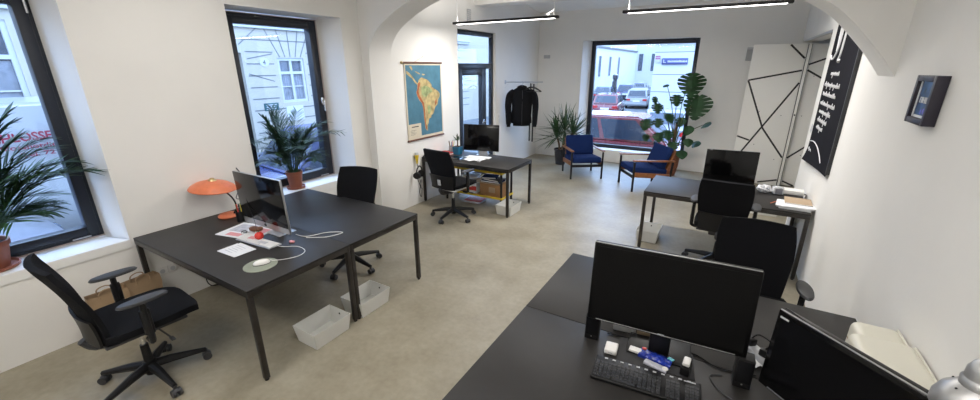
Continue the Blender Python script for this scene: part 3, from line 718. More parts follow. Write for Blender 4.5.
# ------------------------------------------------------------------ orange lamp desk
t = thing('desk_lamp', (-4.13, 1.90, ZT), 'orange mushroom desk lamp with a curved black arm by the left wall', 'lamp')
b = MB(); b.lathe([(.085, 0), (.09, .012), (.075, .03), (.03, .042), (.005, .044)], n=32); b.build('lamp_base', 'orange', t)
b = MB(); b.tube([(.055, .03, .035), (.085, .05, .10), (.08, .03, .20), (.03, -.02, .285), (-.04, -.07, .312)], .0075, 10, 6); b.build('lamp_arm', 'blackpl', t)
T = TR(-.03, -.07, .295) @ RY(4) @ RX(-4) @ Matrix.Diagonal((1.12, 1.12, 1.05, 1))
b = MB(); b.lathe([(.175, 0), (.178, .006), (.16, .032), (.12, .058), (.06, .078), (.03, .083), (.03, .079), (.06, .073), (.118, .053), (.157, .028), (.172, .006)], n=44, close=True); b.bm.transform(T); s = b.build('lamp_shade', 'orange', t, ang=60)
b = MB(); b.lathe([(.03, .078), (.034, .082), (.03, .092), (.018, .094), (.016, .104), (.004, .106)], n=20); b.bm.transform(T); b.build('finial', 'brass', s)
b = MB(); b.lathe([(.018, .02), (.022, .05), (.022, .08)], n=14); b.ball((0, 0, .012), .028); b.bm.transform(T); b.build('bulb_holder', 'blackpl', s)
b = MB(); b.cyl((.09, .09, -.01), (.09, .09, .03), .012, n=12); b.bm.transform(T); b.build('switch', 'blackpl', s)
cable('cable', 'black cord from the orange lamp draped over the top left screen corner', [(-4.06, 1.985, 1.03), (-4.03, 1.98, .99), (-3.95, 1.93, .985), (-3.78, 1.835, 1.01), (-3.66, 1.80, 1.03), (-3.55, 1.795, 1.09), (-3.52, 1.80, 1.17), (-3.53, 1.80, 1.26), (-3.585, 1.795, 1.312), (-3.63, 1.82, 1.30), (-3.66, 1.90, 1.15), (-3.68, 1.98, .90), (-3.72, 2.0, .746)], .004)
cable('cable', 'thin black wire hanging down the front of the silver computer screen', [(-3.55, 1.79, 1.30), (-3.53, 1.79, 1.12), (-3.50, 1.785, .98), (-3.42, 1.77, .87), (-3.37, 1.74, .76), (-3.36, 1.735, .744)], .002)
t = thing('pen_cup', (-3.90, 1.90, ZT), 'black pen cup behind the magazine on the orange lamp desk', 'cup')
b = MB(); b.lathe([(.038, 0), (.040, .10), (.037, .10), (.035, .006), (.002, .006)], n=24); b.build('cup_body', 'blackpl', t)
for i, (dx, dy, lx, ly, h, m, l) in enumerate(((-.018, .0, -.05, -.01, .145, 'green', 'green pen standing in the black pen cup, leaning left'), (.004, -.012, -.012, -.02, .155, 'red', 'red pen in the black pen cup'), (.018, .006, .035, .01, .165, 'penyellow', 'yellow highlighter in the black pen cup'), (-.006, .016, -.03, .035, .15, 'green', 'dark green marker at the back of the black pen cup'), (.012, -.004, .02, -.012, .16, 'ink', 'black pen in the middle of the black pen cup'))):
    t = thing('pen', (-3.90, 1.90, ZT+.008), l, 'pen', 0, 'pens in the black cup')
    p0, p1 = Vector((dx*.9, dy*.9, 0)), Vector((dx+(lx-dx)*.6, dy+(ly-dy)*.6, h)); b = MB(); b.cyl(p0, p1, .0065, .0065, 10); b.build('barrel', m, t)
    b = MB(); b.cyl(p1.lerp(p0, .12), p1+(p1-p0)*.06, .0078, .005, 10); b.build('pen_cap', m, t)
t = thing('magazine', (-3.585, 1.78, ZT), 'open printed magazine under the small figures before the silver computer', 'magazine', R(5))
b = MB(); b.box((0, 0, .003), (.42, .30, .006), RZ(8), .001); b.build('pages', 'paper', t)
b = MB(); b.box((-.10, .02, .0063), (.15, .16, .001), RZ(8)); b.build('photo_print', 'greyprint', t)
b = MB(); b.box((-.03, -.105, .0063), (.15, .06, .001), RZ(8)); b.box((.13, .05, .0063), (.10, .10, .001), RZ(8)); b.build('pink_print', 'pink', t)
ZG = ZT+.0075
t = thing('figurine', (-3.50, 1.80, ZG), 'brown glazed lump lying on the magazine', 'figurine', R(20))
b = MB(); b.ball((0, 0, .026), .05, (1.15, .62, .52)); b.ball((.045, .01, .028), .026, (1, .9, .8)); b.build('body', 'brown', t)
t = thing('toy_ball', (-3.30, 1.72, ZG), 'round glossy red ball on the magazine before the silver computer', 'ball', 0)
b = MB(); b.ball((0, 0, .034), .036, (1, 1, .95), 20); b.build('ball_body', 'redpl', t)
b = MB(); b.cyl((0, 0, .064), (.004, 0, .074), .004, n=8); b.build('stalk', 'green', t)
t = thing('glue_stick', (-3.40, 1.75, ZG), 'small yellow and white tube between brown lump and red ball', 'tube', R(-30))
b = MB(); b.cyl((-.05, 0, .012), (.02, 0, .012), .012); b.build('tube_body', 'whitepl', t); b = MB(); b.cyl((.02, 0, .012), (.05, 0, .012), .0125); b.build('tube_cap', 'penyellow', t)
t = thing('earphones', (-3.555, 1.735, ZG), 'small black and white coiled earphones on the magazine', 'earphones', 0)
b = MB(); b.tube([(.03*cos(k*.7), .022*sin(k*.7), .006+.002*k/6) for k in range(20)], .003, 6); b.build('lead', 'ink', t); b = MB(); b.ball((.035, .015, .01), .009); b.ball((.02, -.03, .01), .009); b.build('earbud', 'whitepl', t)
t = thing('notepad', (-3.36, 1.705, ZG), 'pink notelet lying just before the red ball', 'notepad', R(15))
b = MB(); b.box((0, 0, .004), (.10, .05, .008), None, .001); b.build('note_block', 'pink', t)
t = keyboard((-3.27, 1.688, ZT), 4, 'slim white keyboard before the silver computer', .44, .115, 'alu', 'whitepl', 6, 15, 0, h=.010)
b = MB(); b.box((.07, -.005, .0162), (.09, .035, .001), RZ(4)); b.build('smudge', 'palegrey', t)
tag(MB().tube([(-3.06, 1.72, .748), (-3.0, 1.735, .745), (-2.90, 1.80, .744), (-2.78, 1.78, .744), (-2.74, 1.70, .744), (-2.77, 1.62, .744), (-2.83, 1.55, .745), (-2.85, 1.53, .755)], .0028, 7, 6).build('cable', 'whitepl'), 'white cable looping from the slim white keyboard to the white mouse', 'cable')
tag(MB().tube([(-3.14, 1.95, .744), (-3.02, 1.97, .744), (-2.94, 2.12, .744), (-2.82, 2.19, .744), (-2.86, 2.05, .744), (-3.0, 1.95, .744)], .0035, 7, 6).build('cable', 'whitepl'), 'white power cable looped on the desk right of the silver computer', 'cable')
t = thing('eraser', (-3.02, 1.83, ZT), 'pink eraser at the right foot of the silver computer', 'eraser', R(10))
b = MB(); b.box((0, 0, .008), (.045, .022, .016), None, .004); b.build('eraser_block', 'pink', t)
t = thing('paper_sheet', (-3.275, 1.505, ZT), 'white sheets with faint print left of the oval mouse pad', 'paper', R(2))
b = MB(); b.box((0, 0, .001), (.235, .165, .002)); b.box((.012, .012, .003), (.235, .165, .002), RZ(-3)); b.build('sheet', 'paper', t)
b = MB()
for i in range(5): b.box((-.02+.01*(i % 2), .055-.025*i, .0042), (.13-.02*(i % 3), .005, .0006), RZ(-3))
b.build('print_lines', 'greyprint', t)
t = thing('mouse_pad', (-2.85, 1.455, ZT), 'oval grey green felt mouse pad near the desk corner', 'mouse pad', R(8))
b = MB(); b.lathe([(.5, 0), (.5, .8), (.49, 1), (.01, 1)], n=40, mtx=Matrix.Diagonal((.225, .235, .004, 1))); b.build('pad', 'padgreen', t)
t = thing('computer_mouse', (-2.855, 1.468, ZT+.0045), 'white computer mouse on the oval felt pad', 'mouse', R(-28))
b = MB(); b.lathe([(.8, 0), (1, .12), (.98, .4), (.8, .75), (.45, .95), (.02, 1)], n=32, mtx=Matrix.Diagonal((.031, .058, .032, 1))); b.build('mouse_shell', 'whitepl', t, ang=60)
b = MB(); b.lathe([(.9, -.02), (1.03, .0), (1.02, .14), (.9, .14)], n=32, mtx=Matrix.Diagonal((.031, .058, .032, 1))); b.build('mouse_skirt', 'ink', t)

# wall socket, cord and bags below the left desk
def socket(loc, rz, label, n=1, sw=False, rot=None, m='whitepl'):
    t = thing('light_switch' if sw else 'wall_socket', loc, label, 'switch' if sw else 'socket', R(rz))
    for i in range(n):
        b = MB(); b.box((.083*(i-(n-1)/2), -.005, 0), (.078, .01, .078), None, .004); p = b.build('cover_plate', m, t)
        b = MB()
        if sw: b.box((.083*(i-(n-1)/2), -.012, 0), (.055, .008, .055), RX(3), .003); b.build('rocker', m, p)
        else: b.cyl((.083*(i-(n-1)/2), -.0105, 0), (.083*(i-(n-1)/2), -.007, 0), .021, n=20); b.build('socket_well', 'palegrey', p)
    return t
socket((XL, 1.42, .335), 90, 'triple white socket on the left wall beneath the lamp desk', 3)
cable('cable', 'black cord plugged into the triple socket trailing to the floor', [(XL+.03, 1.47, .335), (XL+.06, 1.58, .37), (XL+.05, 1.65, .25), (XL+.04, 1.66, .06), (XL+.06, 1.75, .01), (XL+.03, 2.1, .008), (-4.2, 2.6, .008)], .005)
def bag(loc, rz, label):
    t = thing('paper_bag', loc, label, 'bag', R(rz), 'brown paper bags')
    b = MB(); b.grid(lambda u_, v_: Vector(((.12+.008*sin(v_*9))*(1 if .25 <= u_ < .75 else 1)*[1, 1, -1, -1, 1][int(u_*4+.001)], .065*[-1, 1, 1, -1, -1][int(u_*4+.001)]*(1-.25*v_), v_*.42)), 4, 6)
    b.box((0, 0, .002), (.23, .12, .004)); b.build('bag_body', 'kraft', t, ang=20)
    for s in (-1, 1):
        b = MB(); b.tube([(-.05, s*.05, .39), (-.045, s*.045, .44), (0, s*.04, .46), (.045, s*.045, .44), (.05, s*.05, .39)], .005, 6, 4); b.build('bag_handle', 'kraft', t)
    return t
bag((-4.13, .88, 0), 84, 'brown paper bag under the left sill, the one nearer the photo edge')
bag((-4.17, 1.12, 0), 96, 'brown paper bag at the desk leg behind the chair armrest')

# ------------------------------------------------------------------ map desk things
t = thing('book', (-4.06, 5.40, ZT), 'red covered book at the wall end of the map desk', 'book', R(-12))
b = MB(); b.box((0, 0, .028), (.25, .20, .004)); b.box((0, 0, .002), (.25, .20, .004)); b.box((-.123, 0, .015), (.004, .20, .03)); b.build('cover', 'red', t)
b = MB(); b.box((.0, 0, .015), (.235, .19, .022)); b.build('pages', 'paper', t)
t = thing('pen_cup', (-4.05, 5.56, ZT), 'grey mesh pen cup beside the turquoise pot on the map desk', 'cup')
b = MB(); b.lathe([(.045, 0), (.048, .11), (.044, .11), (.042, .006), (.002, .006)], n=24); b.build('cup_body', 'palegrey', t)
for i, (a, m, l) in enumerate(((.3, 'penyellow', 'yellow pencil in the grey mesh cup'), (1.7, 'red', 'red pencil in the grey mesh cup'), (3.0, 'ink', 'black pen in the grey mesh cup, leaning left'), (4.3, 'tan', 'tan pencil in the grey mesh cup'), (5.4, 'blue', 'blue pen in the grey mesh cup'))):
    t = thing('pen', (-4.05, 5.56, ZT+.008), l, 'pen', 0, 'pens in the grey mesh cup')
    p0, p1 = Vector((cos(a)*.015, sin(a)*.015, 0)), Vector((cos(a)*.05, sin(a)*.05, .18)); b = MB(); b.cyl(p0, p1, .005, n=8); b.build('barrel', m, t)
    b = MB(); b.cyl(p1, p1+(p1-p0)*.08, .005, .001, 8); b.build('point', 'tan', t)
t = thing('potted_plant', (-3.88, 5.50, ZT), 'small sprouting plant in a turquoise pot on the map desk', 'plant')
b = MB(); b.prism([(-.055, -.055, 0), (.055, -.055, 0), (.055, .055, 0), (-.055, .055, 0)], (0, 0, .13)); 
for v in b.bm.verts:
    if v.co.z > .1: v.co.x *= 1.15; v.co.y *= 1.15
b.build('pot', 'turq', t); b = MB(); b.box((0, 0, .128), (.11, .11, .008)); b.build('soil', 'soil', t)
b = MB(); b.tube([(0, 0, .13), (.004, 0, .20), (0, 0, .24)], .01, 8); b.build('trunk', 'trunk', t)
b = MB(); rnd = random.Random(2)
for k in range(22):
    a = rnd.uniform(0, 6.28); el = rnd.uniform(-.1, 1.2); L = rnd.uniform(.09, .15); leaf_blade(b, (0, 0, .23), (cos(a)*cos(el)*L, sin(a)*cos(el)*L, .23+sin(el)*L), .009, .02, 4)
b.build('leaf_crown', 'leaf', t, ang=80)
t = thing('candlestick', (-3.97, 5.42, ZT), 'slim silver stick standing between pen cup and turquoise pot', 'candlestick')
b = MB(); b.lathe([(.028, 0), (.028, .006), (.006, .012), (.005, .10), (.012, .105), (.012, .118), (.002, .12)], n=18); b.build('stick', 'alu', t)
keyboard((-3.42, 5.44, ZT), 8, 'white keyboard below the screen on the map desk', .40, .12, 'whitepl', 'paper', 5, 14, 0)
t = thing('paper_sheet', (-3.52, 5.30, ZT), 'white papers before the screen on the map desk', 'paper', R(-20))
b = MB(); b.box((0, 0, .001), (.30, .21, .002)); b.box((.12, .06, .003), (.25, .18, .002), RZ(12)); b.build('sheet', 'paper', t)
t = thing('laptop', (-3.72, 5.17, ZT), 'closed dark glossy laptop near the front edge of the map desk', 'laptop', R(6))
b = MB(); b.box((0, 0, .006), (.34, .23, .012), None, .004); b.build('laptop_base', 'alu', t); b = MB(); b.box((0, 0, .0165), (.338, .228, .008), None, .003); b.build('laptop_lid', 'screen', t)
t = thing('computer_mouse', (-3.28, 5.22, ZT), 'small mouse on the map desk by the chair armrest', 'mouse', R(20))
b = MB(); b.lathe([(.8, 0), (1, .12), (.98, .4), (.8, .75), (.45, .95), (.02, 1)], n=28, mtx=Matrix.Diagonal((.03, .055, .03, 1))); b.build('mouse_shell', 'palegrey', t, ang=60)
t = thing('magazine_stack', (-4.10, 5.06, ZT), 'black folders jutting out at the wall corner of the map desk', 'folder', R(4)); t.name = 'folder'
for k in range(3):
    b = MB(); b.box((.01*k, -.03+.015*k, .010+.02*k), (.22, .16, .018), RZ(5*k), .003); b.build('binder', 'blackpl' if k % 2 == 0 else 'greypl', t)
# headphones on the wall hook, with the yellow holder above
t = thing('wall_hook', (XM, 4.80, .77), 'yellow tapered holder with grey tip on the wall at the map desk corner', 'hook')
b = MB(); b.lathe([(.012, -.09), (.02, -.03), (.034, .04), (.034, .055), (.002, .056)], (.04, 0, 0), 18); b.build('holder', 'yellow', t)
b = MB(); b.lathe([(.033, .055), (.03, .085), (.018, .095), (.002, .096)], (.04, 0, 0), 18); b.build('holder_tip', 'palegrey', t)
b = MB(); b.cyl((0, 0, 0), (.02, 0, 0), .01); b.tube([(.04, 0, -.08), (.045, 0, -.13), (.07, 0, -.135), (.075, 0, -.11)], .005, 6, 4); b.build('hook', 'ink', t)
t = thing('headphones', (XM+.075, 4.80, .63), 'black headphones hanging below the yellow holder beside the map desk', 'headphones', R(15)); t.scale = (1.35, 1.35, 1.2)
b = MB(); b.tube([(0, .075*cos(a), -.075+.085*sin(a)) for a in [pi*k/10 for k in range(11)]], .008, 8, 2); b.build('headband', 'blackpl', t)
for s in (-1, 1):
    b = MB(); b.cyl((0, s*.085, -.10), (0, s*.050, -.10), .042, .046, 20); b.build('ear_cup', 'blackpl', t)
b = MB(); b.tube([(.01, -.08, -.13), (.03, -.05, -.25), (.0, .03, -.30), (-.02, .06, -.22), (.02, .0, -.18), (.02, -.06, -.32), (.0, .02, -.42), (.01, .03, -.30)], .004, 6, 6); b.build('headphone_lead', 'ink', t)
# shelving under the map desk
t = thing('shelf_unit', (-3.44, 5.45, 0), 'black shelf unit with yellow edged boards beneath the map desk', 'shelf')
for z, n_ in ((.165, 0), (.575, 1)):
    b = MB(); b.box((0, 0, z), (1.10, .38, .022), None, .002); s = b.build('shelf_board', 'card' if not n_ else 'greypl', t)
    b = MB(); b.box((0, -.195, z), (1.10, .012, .032), None, .002); b.box((.545, 0, z), (.012, .39, .032), None, .002); b.build('edge_strip', 'yellow', s)
for sx in (-1, 1):
    for sy in (-1, 1):
        b = MB(); b.box((sx*.525, sy*.17, .30), (.028, .028, .60), None, .003); b.build('shelf_post', 'blackpl', t)
def bx_thing(name, loc, d, m, label, cat_, rz=0, lid=None, group=None):
    t = thing(name, loc, label, cat_, R(rz), group); b = MB(); b.box((0, 0, d[2]/2), d, None, .004); b.build('box_body', m, t)
    if lid: b = MB(); b.box((lid[1]*d[0]/2, -d[1]/2-.001, d[2]/2), (d[0]*lid[2], .003, d[2]*.45)); b.build('printed_band', lid[0], t)
    return t
bx_thing('cardboard_box', (-3.14, 5.45, .177), (.38, .28, .19), 'card', 'cardboard box on the lower board of the yellow edged shelf, right side', 'box', 0, ('tan', .2, .3))
bx_thing('printed_box', (-3.46, 5.39, .177), (.16, .20, .16), 'paper', 'white box with a red band on the lower board of the yellow edged shelf', 'box', 0, ('red', 0, .98))
bx_thing('carton', (-3.70, 5.43, .177), (.20, .26, .17), 'card', 'brown carton at the left of the lower yellow edged board', 'box', 3)
t = thing('cardboard_sheet', (-3.40, 5.44, .372), 'flat cardboard sheet lying across the boxes on the yellow edged shelf', 'cardboard', 0)
b = MB(); b.box((0, 0, .006), (.86, .30, .012), RZ(-1), .002); b.build('sheet', 'tan', t)
rnd = random.Random(4)
for i, (x, z, w, m, a, l) in enumerate(((-3.15, .386, .34, 'navy', 3, 'navy folder, lower one on the flat cardboard sheet under the map desk'), (-3.60, .386, .30, 'greyprint', -8, 'grey paper block on the flat cardboard sheet under the map desk'), (-3.12, .416, .30, 'greypl', -6, 'charcoal folder on top of the navy folder under the map desk'), (-3.56, .416, .26, 'paper', 14, 'white paper block slanting on the grey one under the map desk'), (-3.20, .446, .24, 'navy', 18, 'small blue folder topmost of the pile under the map desk'))):
    t = thing('folder', (x, 5.43, z), l, 'folder', R(a), 'folders and papers on the shelf'); b = MB(); b.box((0, 0, .012), (w, .22, .022), None, .003); b.build('folder_body', m, t)
    b = MB(); b.box((0, -.006, .012), (w-.02, .212, .016)); b.build('pages', 'paper', t)
t = thing('paper_stack', (-3.50, 5.40, .0), 'red and white magazines lying flat beneath the lowest yellow edged board', 'magazines', R(3)); t.name = 'magazine'
b = MB(); b.box((0, 0, .015), (.34, .24, .03), None, .003); b.build('pages', 'greyprint', t); b = MB(); b.box((.02, 0, .034), (.30, .22, .008), RZ(5)); b.build('red_cover', 'red', t)

# ------------------------------------------------------------------ rear right desk things
t = thing('paper_stack', (.72, 5.06, ZT), 'stack of white papers under the tan folder by the right wall', 'papers', R(-8)); t.name = 'paper_pile'
for k in range(5):
    b = MB(); b.box((.008*k*(-1)**k, .006*(k % 3), .004+.007*k), (.27, .25, .0065), RZ(5*(-1)**k+2*k)); b.build('sheet', 'paper', t)
t = thing('folder', (.755, 5.15, ZT+.0365), 'tan card folder on top of the white papers by the right wall', 'folder', R(-3))
b = MB(); b.box((0, 0, .006), (.235, .25, .011), None, .002); b.build('folder_cover', 'tan', t); b = MB(); b.box((.0, -.004, .006), (.225, .25, .006)); b.build('pages', 'paper', t)
def crumple(loc, d, m, label, name, cat_, seed):
    t = thing(name, loc, label, cat_, 0); rr = random.Random(seed); b = MB(); b.ball((0, 0, d[2]*.5), .5, d, 18)
    for v in b.bm.verts:
        k = .82+.36*rr.random(); v.co.x *= k; v.co.y *= k; v.co.z = max(0.0, v.co.z*(.8+.35*rr.random()))
    b.build('film', m, t, flat=True); return t
crumple((.47, 5.52, ZT), (.15, .14, .09), 'lens', 'crumpled clear plastic packaging beside the rear desk screen', 'plastic_packaging', 'packaging', 1)
t = thing('blister_pack', (.60, 5.52, ZT), 'pale blue clear box between the crumpled plastic and the white block', 'box', R(10))
b = MB(); b.box((0, 0, .045), (.10, .09, .088), RX(-8), .008); b.build('box_body', 'lens', t); b = MB(); b.box((0, -.05, .045), (.07, .004, .06), RX(-8)); b.build('blue_label', 'carsilver', t)
t = thing('router_box', (.755, 5.60, ZT), 'white rounded device behind the tan folder at the right wall', 'router', R(-4)); t.name = 'router'
b = MB(); b.box((0, 0, .03), (.20, .13, .058), None, .014, 4); b.build('router_body', 'whitepl', t); b = MB(); b.tube([(.10, .0, .02), (.12, -.05, .02), (.115, -.09, .012)], .006, 6, 4); b.build('router_lead', 'ink', t)
t = thing('pencil', (.55, 5.14, ZT), 'orange pencil poking out left of the white papers by the wall', 'pencil', R(60))
b = MB(); b.cyl((-.07, 0, .005), (.07, 0, .005), .005, n=6); b.build('barrel', 'orange', t); b = MB(); b.cyl((.07, 0, .005), (.09, 0, .005), .005, .001, 6); b.build('point', 'tan', t)
t = bx_thing('white_box', (.52, 7.08, 0), (.62, .10, .14), 'whitemet', 'low white box on the floor seen beneath the rear desk', 'box', 0); t.name = 'floor_box'
b = MB(); b.box((0, -.051, .07), (.60, .003, .004)); b.build('seam', 'palegrey', t)
t = thing('trestle_leg', (.84, 5.92, 0), 'pale grey flat panel leaning by the right wall beneath the rear desk', 'panel', 0); t.name = 'leaning_panel'
b = MB(); b.box((.0, 0, .30), (.02, .30, .60), RY(3), .003); b.build('panel_sheet', 'palegrey', t)

# ------------------------------------------------------------------ wall map
t = thing('wall_map', (XM, 5.11, 0), 'pull down wall map of a continent in blue and tan, hung from a cord', 'map')
X0 = .012
b = MB(); b.bx(X0-.004, X0, -.44, .445, 1.06, 2.19); b.build('map_sheet', 'mappaper', t)
b = MB(); b.bx(X0, X0+.0012, -.415, .42, 1.10, 2.165); b.build('ocean', 'ocean', t)
def mp(u_, v_): return (-.415+u_*.835, 1.10+v_*1.065)      # u right, v up on the sheet
def mpoly(b, pts, x): b.prism([(x, *mp(*p)) for p in pts], (.0008, 0, 0))
SA = [(.30, .74), (.34, .80), (.42, .835), (.50, .815), (.58, .80), (.64, .77), (.70, .735), (.72, .69), (.80, .66), (.90, .625), (.955, .585), (.945, .54), (.90, .50), (.875, .43), (.80, .395), (.765, .35), (.73, .30), (.665, .275), (.66, .245), (.60, .235), (.575, .20), (.57, .165), (.535, .14), (.54, .105), (.52, .08), (.55, .055), (.50, .06), (.465, .095), (.455, .16), (.44, .24), (.435, .33), (.42, .42), (.395, .47), (.33, .515), (.275, .575), (.255, .63), (.285, .675)]
b = MB(); mpoly(b, SA, X0+.001)
mpoly(b, [(.02, .93), (.10, .895), (.16, .86), (.235, .80), (.285, .765), (.31, .75), (.29, .735), (.23, .765), (.17, .82), (.10, .85), (.02, .885)], X0+.001)
mpoly(b, [(.24, .925), (.33, .905), (.40, .88), (.36, .875), (.28, .90)], X0+.001); mpoly(b, [(.44, .885), (.53, .875), (.50, .86), (.44, .865)], X0+.001); mpoly(b, [(.10, .985), (.16, .985), (.19, .945), (.17, .925)], X0+.001)
b.build('continent', 'land', t)
b = MB(); mpoly(b, [(.40, .69), (.50, .72), (.60, .70), (.70, .66), (.73, .62), (.62, .60), (.55, .555), (.47, .555), (.40, .60)], X0+.0018); mpoly(b, [(.56, .42), (.64, .43), (.66, .36), (.62, .30), (.57, .30)], X0+.0018); b.build('lowland', 'lowland', t)
b = MB(); mpoly(b, [(.31, .745), (.36, .775), (.38, .74), (.35, .70), (.32, .645), (.335, .59), (.40, .53), (.455, .47), (.475, .38), (.475, .28), (.485, .18), (.515, .09), (.50, .07), (.475, .10), (.462, .17), (.447, .26), (.443, .34), (.43, .42), (.40, .475), (.34, .52), (.285, .58), (.262, .63), (.295, .68)], X0+.0022); mpoly(b, [(.80, .48), (.85, .52), (.84, .45), (.78, .41)], X0+.0022); b.build('mountain_range', 'mount', t)
b = MB(); b.bx(X0+.001, X0+.0025, -.415, -.13, 1.09, 1.30); s = b.build('legend', 'mappaper', t)
b = MB(); b.bx(X0+.0025, X0+.0032, -.35, -.19, 1.248, 1.262)
for i in range(4): b.bx(X0+.0025, X0+.0032, -.385, -.28+.03*(i % 2), 1.135+.022*i, 1.139+.022*i)
b.build('legend_print', 'ink', s)
for z, n_, y0, y1 in ((2.20, 'top_rod', -.47, .46), (1.05, 'bottom_rod', -.45, .45)):
    b = MB(); b.cyl((X0, y0, z), (X0, y1, z), .014, n=14); o = b.build(n_, 'teakdark', t)
b = MB(); b.ball((X0, -.485, 2.20), .022); b.build('rod_knob', 'brass', t)
b = MB(); b.tube([(X0+.01, -.22, 2.21), (X0+.004, .0, 2.29), (X0+.01, .20, 2.21)], .002, 6); b.cyl((-.012, 0, 2.29), (.016, 0, 2.29), .003, n=6); b.build('cord', 'tan', t)

# ------------------------------------------------------------------ switches, sockets, vent
socket((XM, 7.52, 1.16), 90, 'light switch beside the street door, the upper one', 1, True)
socket((XM, 7.52, 1.06), 90, 'light switch beside the street door, the lower one', 1, True)
socket((-4.0, 9.45, 2.36), 0, 'double wall plate high on the back wall left of the shop window', 2, False, m='palegrey')
socket((-3.74, 9.45, .32), 0, 'low wall socket on the back wall behind the yucca pot', 1)
t = thing('air_vent', (XM, 6.50, 3.0), 'small pale vent plate high on the left wall near the beam', 'vent', R(90)); t.location = (XM, 6.42, 2.98)
b = MB(); b.box((0, -.006, 0), (.12, .012, .22), None, .003); b.build('vent_frame', 'palegrey', t)
b = MB()
for i in range(6): b.box((0, -.013, -.08+.032*i), (.09, .006, .012), RX(25))
b.build('louvre', 'wall', t)

# ------------------------------------------------------------------ coat rail and coats
CX, CY, CZ = XM, 7.78, 1.83
t = thing('coat_rail', (CX, CY, CZ), 'black wall mounted coat rail left of the back corner', 'coat rail')
b = MB(); b.cyl((0, 0, 0), (.86, 0, .015), .012, n=12); b.build('rail', 'alu', t)
b = MB(); b.box((.005, 0, 0), (.01, .05, .08), None, .003); b.build('wall_plate', 'alu', t)
b = MB(); b.cyl((.003, 0, -.12), (.10, 0, 0), .002, n=6); b.build('brace_wire', 'alu', t)
def hanger(loc, rz, label, w=.40):
    t = thing('coat_hanger', loc, label, 'hanger', R(rz), 'black coat hangers')
    b = MB(); b.tube([(-w/2, 0, -.17), (-w/4, 0, -.115), (0, 0, -.085), (w/4, 0, -.115), (w/2, 0, -.17)], [.012, .018, .016, .018, .012], 8, 4); b.tube([(-w/2+.02, 0, -.172), (w/2-.02, 0, -.172)], .006, 6); b.build('hanger_arms', 'blackpl', t)
    b = MB(); b.tube([(0, 0, -.09), (0, 0, -.03), (.022, 0, -.012), (.022, 0, .014), (0, 0, .026), (-.02, 0, .016)], .003, 6, 5); b.build('hanger_hook', 'steel', t)
    return t
hanger((CX+.62, CY, CZ-.004), 12, 'empty black coat hanger at the right end of the coat rail')
t_h = hanger((CX+.40, CY, CZ-.004), 30, 'coat hanger inside the black jacket')
def jacket(loc, rz, label, w=.44, L=.80, seed=0):
    t = thing('jacket', loc, label, 'jacket', R(rz)); rr = random.Random(seed)
    # torso: closed lofted shape hanging from the shoulders
    def ring(z, hw, hd, n=28):
        P = []
        for k in range(n):
            a = 2*pi*k/n; q = 1+.06*sin(a*5+z*13+seed)+.03*sin(a*9+z*31)
            P.append(Vector((hw*abs(cos(a))**.8*(1 if cos(a) > 0 else -1)*q, hd*sin(a)*q, z)))
        return P
    prof = [(-.055, .05, .04), (-.075, .075, .055), (-.10, .13, .07), (-.145, w/2-.03, .085), (-.20, w/2, .10), (-.32, w/2-.02, .115), (-.50, w/2-.025, .115), (-.66, w/2-.02, .115), (-L+.06, w/2-.015, .11), (-L+.045, w/2-.05, .095), (-L, w/2-.05, .095)]
    b = MB(); bm_ = b.bm; R_ = [[bm_.verts.new(p) for p in ring(*q)] for q in prof]
    for a, c in zip(R_, R_[1:]):
        for k in range(28): bm_.faces.new((a[k], a[(k+1) % 28], c[(k+1) % 28], c[k]))
    bm_.faces.new(R_[0]); bm_.faces.new(R_[-1][::-1]); b.build('jacket_body', 'blackfab', t, ang=70)
    for s in (-1, 1):
        pts = [(s*(w/2-.07), 0, -.155), (s*(w/2+.02), -.01, -.24), (s*(w/2+.055), -.025, -.42), (s*(w/2+.05), -.05, -.60), (s*(w/2+.045), -.07, -L+.06), (s*(w/2+.045), -.072, -L+.04)]
        b = MB(); b.tube(pts, [.06, .075, .068, .062, .054, .048], 14, 5); sl = b.build('sleeve', 'blackfab', t, ang=60)
        b = MB(); b.tube([(s*(w/2+.045), -.072, -L+.05), (s*(w/2+.045), -.078, -L-.02)], [.043, .038], 14); b.build('cuff', 'blackfab', sl)
    b = MB(); b.tube([(-.075, .02, -.075), (-.06, -.055, -.085), (0, -.075, -.11), (.06, -.055, -.085), (.075, .02, -.075), (0, .06, -.055), (-.075, .02, -.075)], .026, 10, 4); b.build('collar', 'blackfab', t)
    b = MB(); b.tube([(.0, -.078, -.12), (.004, -.112, -.22), (.0, -.122, -.5), (.002, -.115, -L+.03)], .004, 6, 4); b.build('zip', 'greypl', t)
    return t
jacket((CX+.40, CY, CZ-.02), 30, 'black jacket hanging on the coat rail left of the empty hanger', .46, .86, 1)
for i, (x, m, l) in enumerate(((.60, 'ink', 'black strap hanging below the black jacket, the right one'), (.53, 'greypl', 'grey strap hanging below the black jacket, the left one'))):
    b = MB(); b.box((0, 0, -.62), (.030, .006, 1.20), None, .002); o = b.build('strap', m); o.location = (CX+x, CY+.14, CZ-.01 if i == 0 else CZ-.0); o.rotation_euler = (0, 0, R(30)); tag(o, l, 'strap', 'straps on the coat rail')

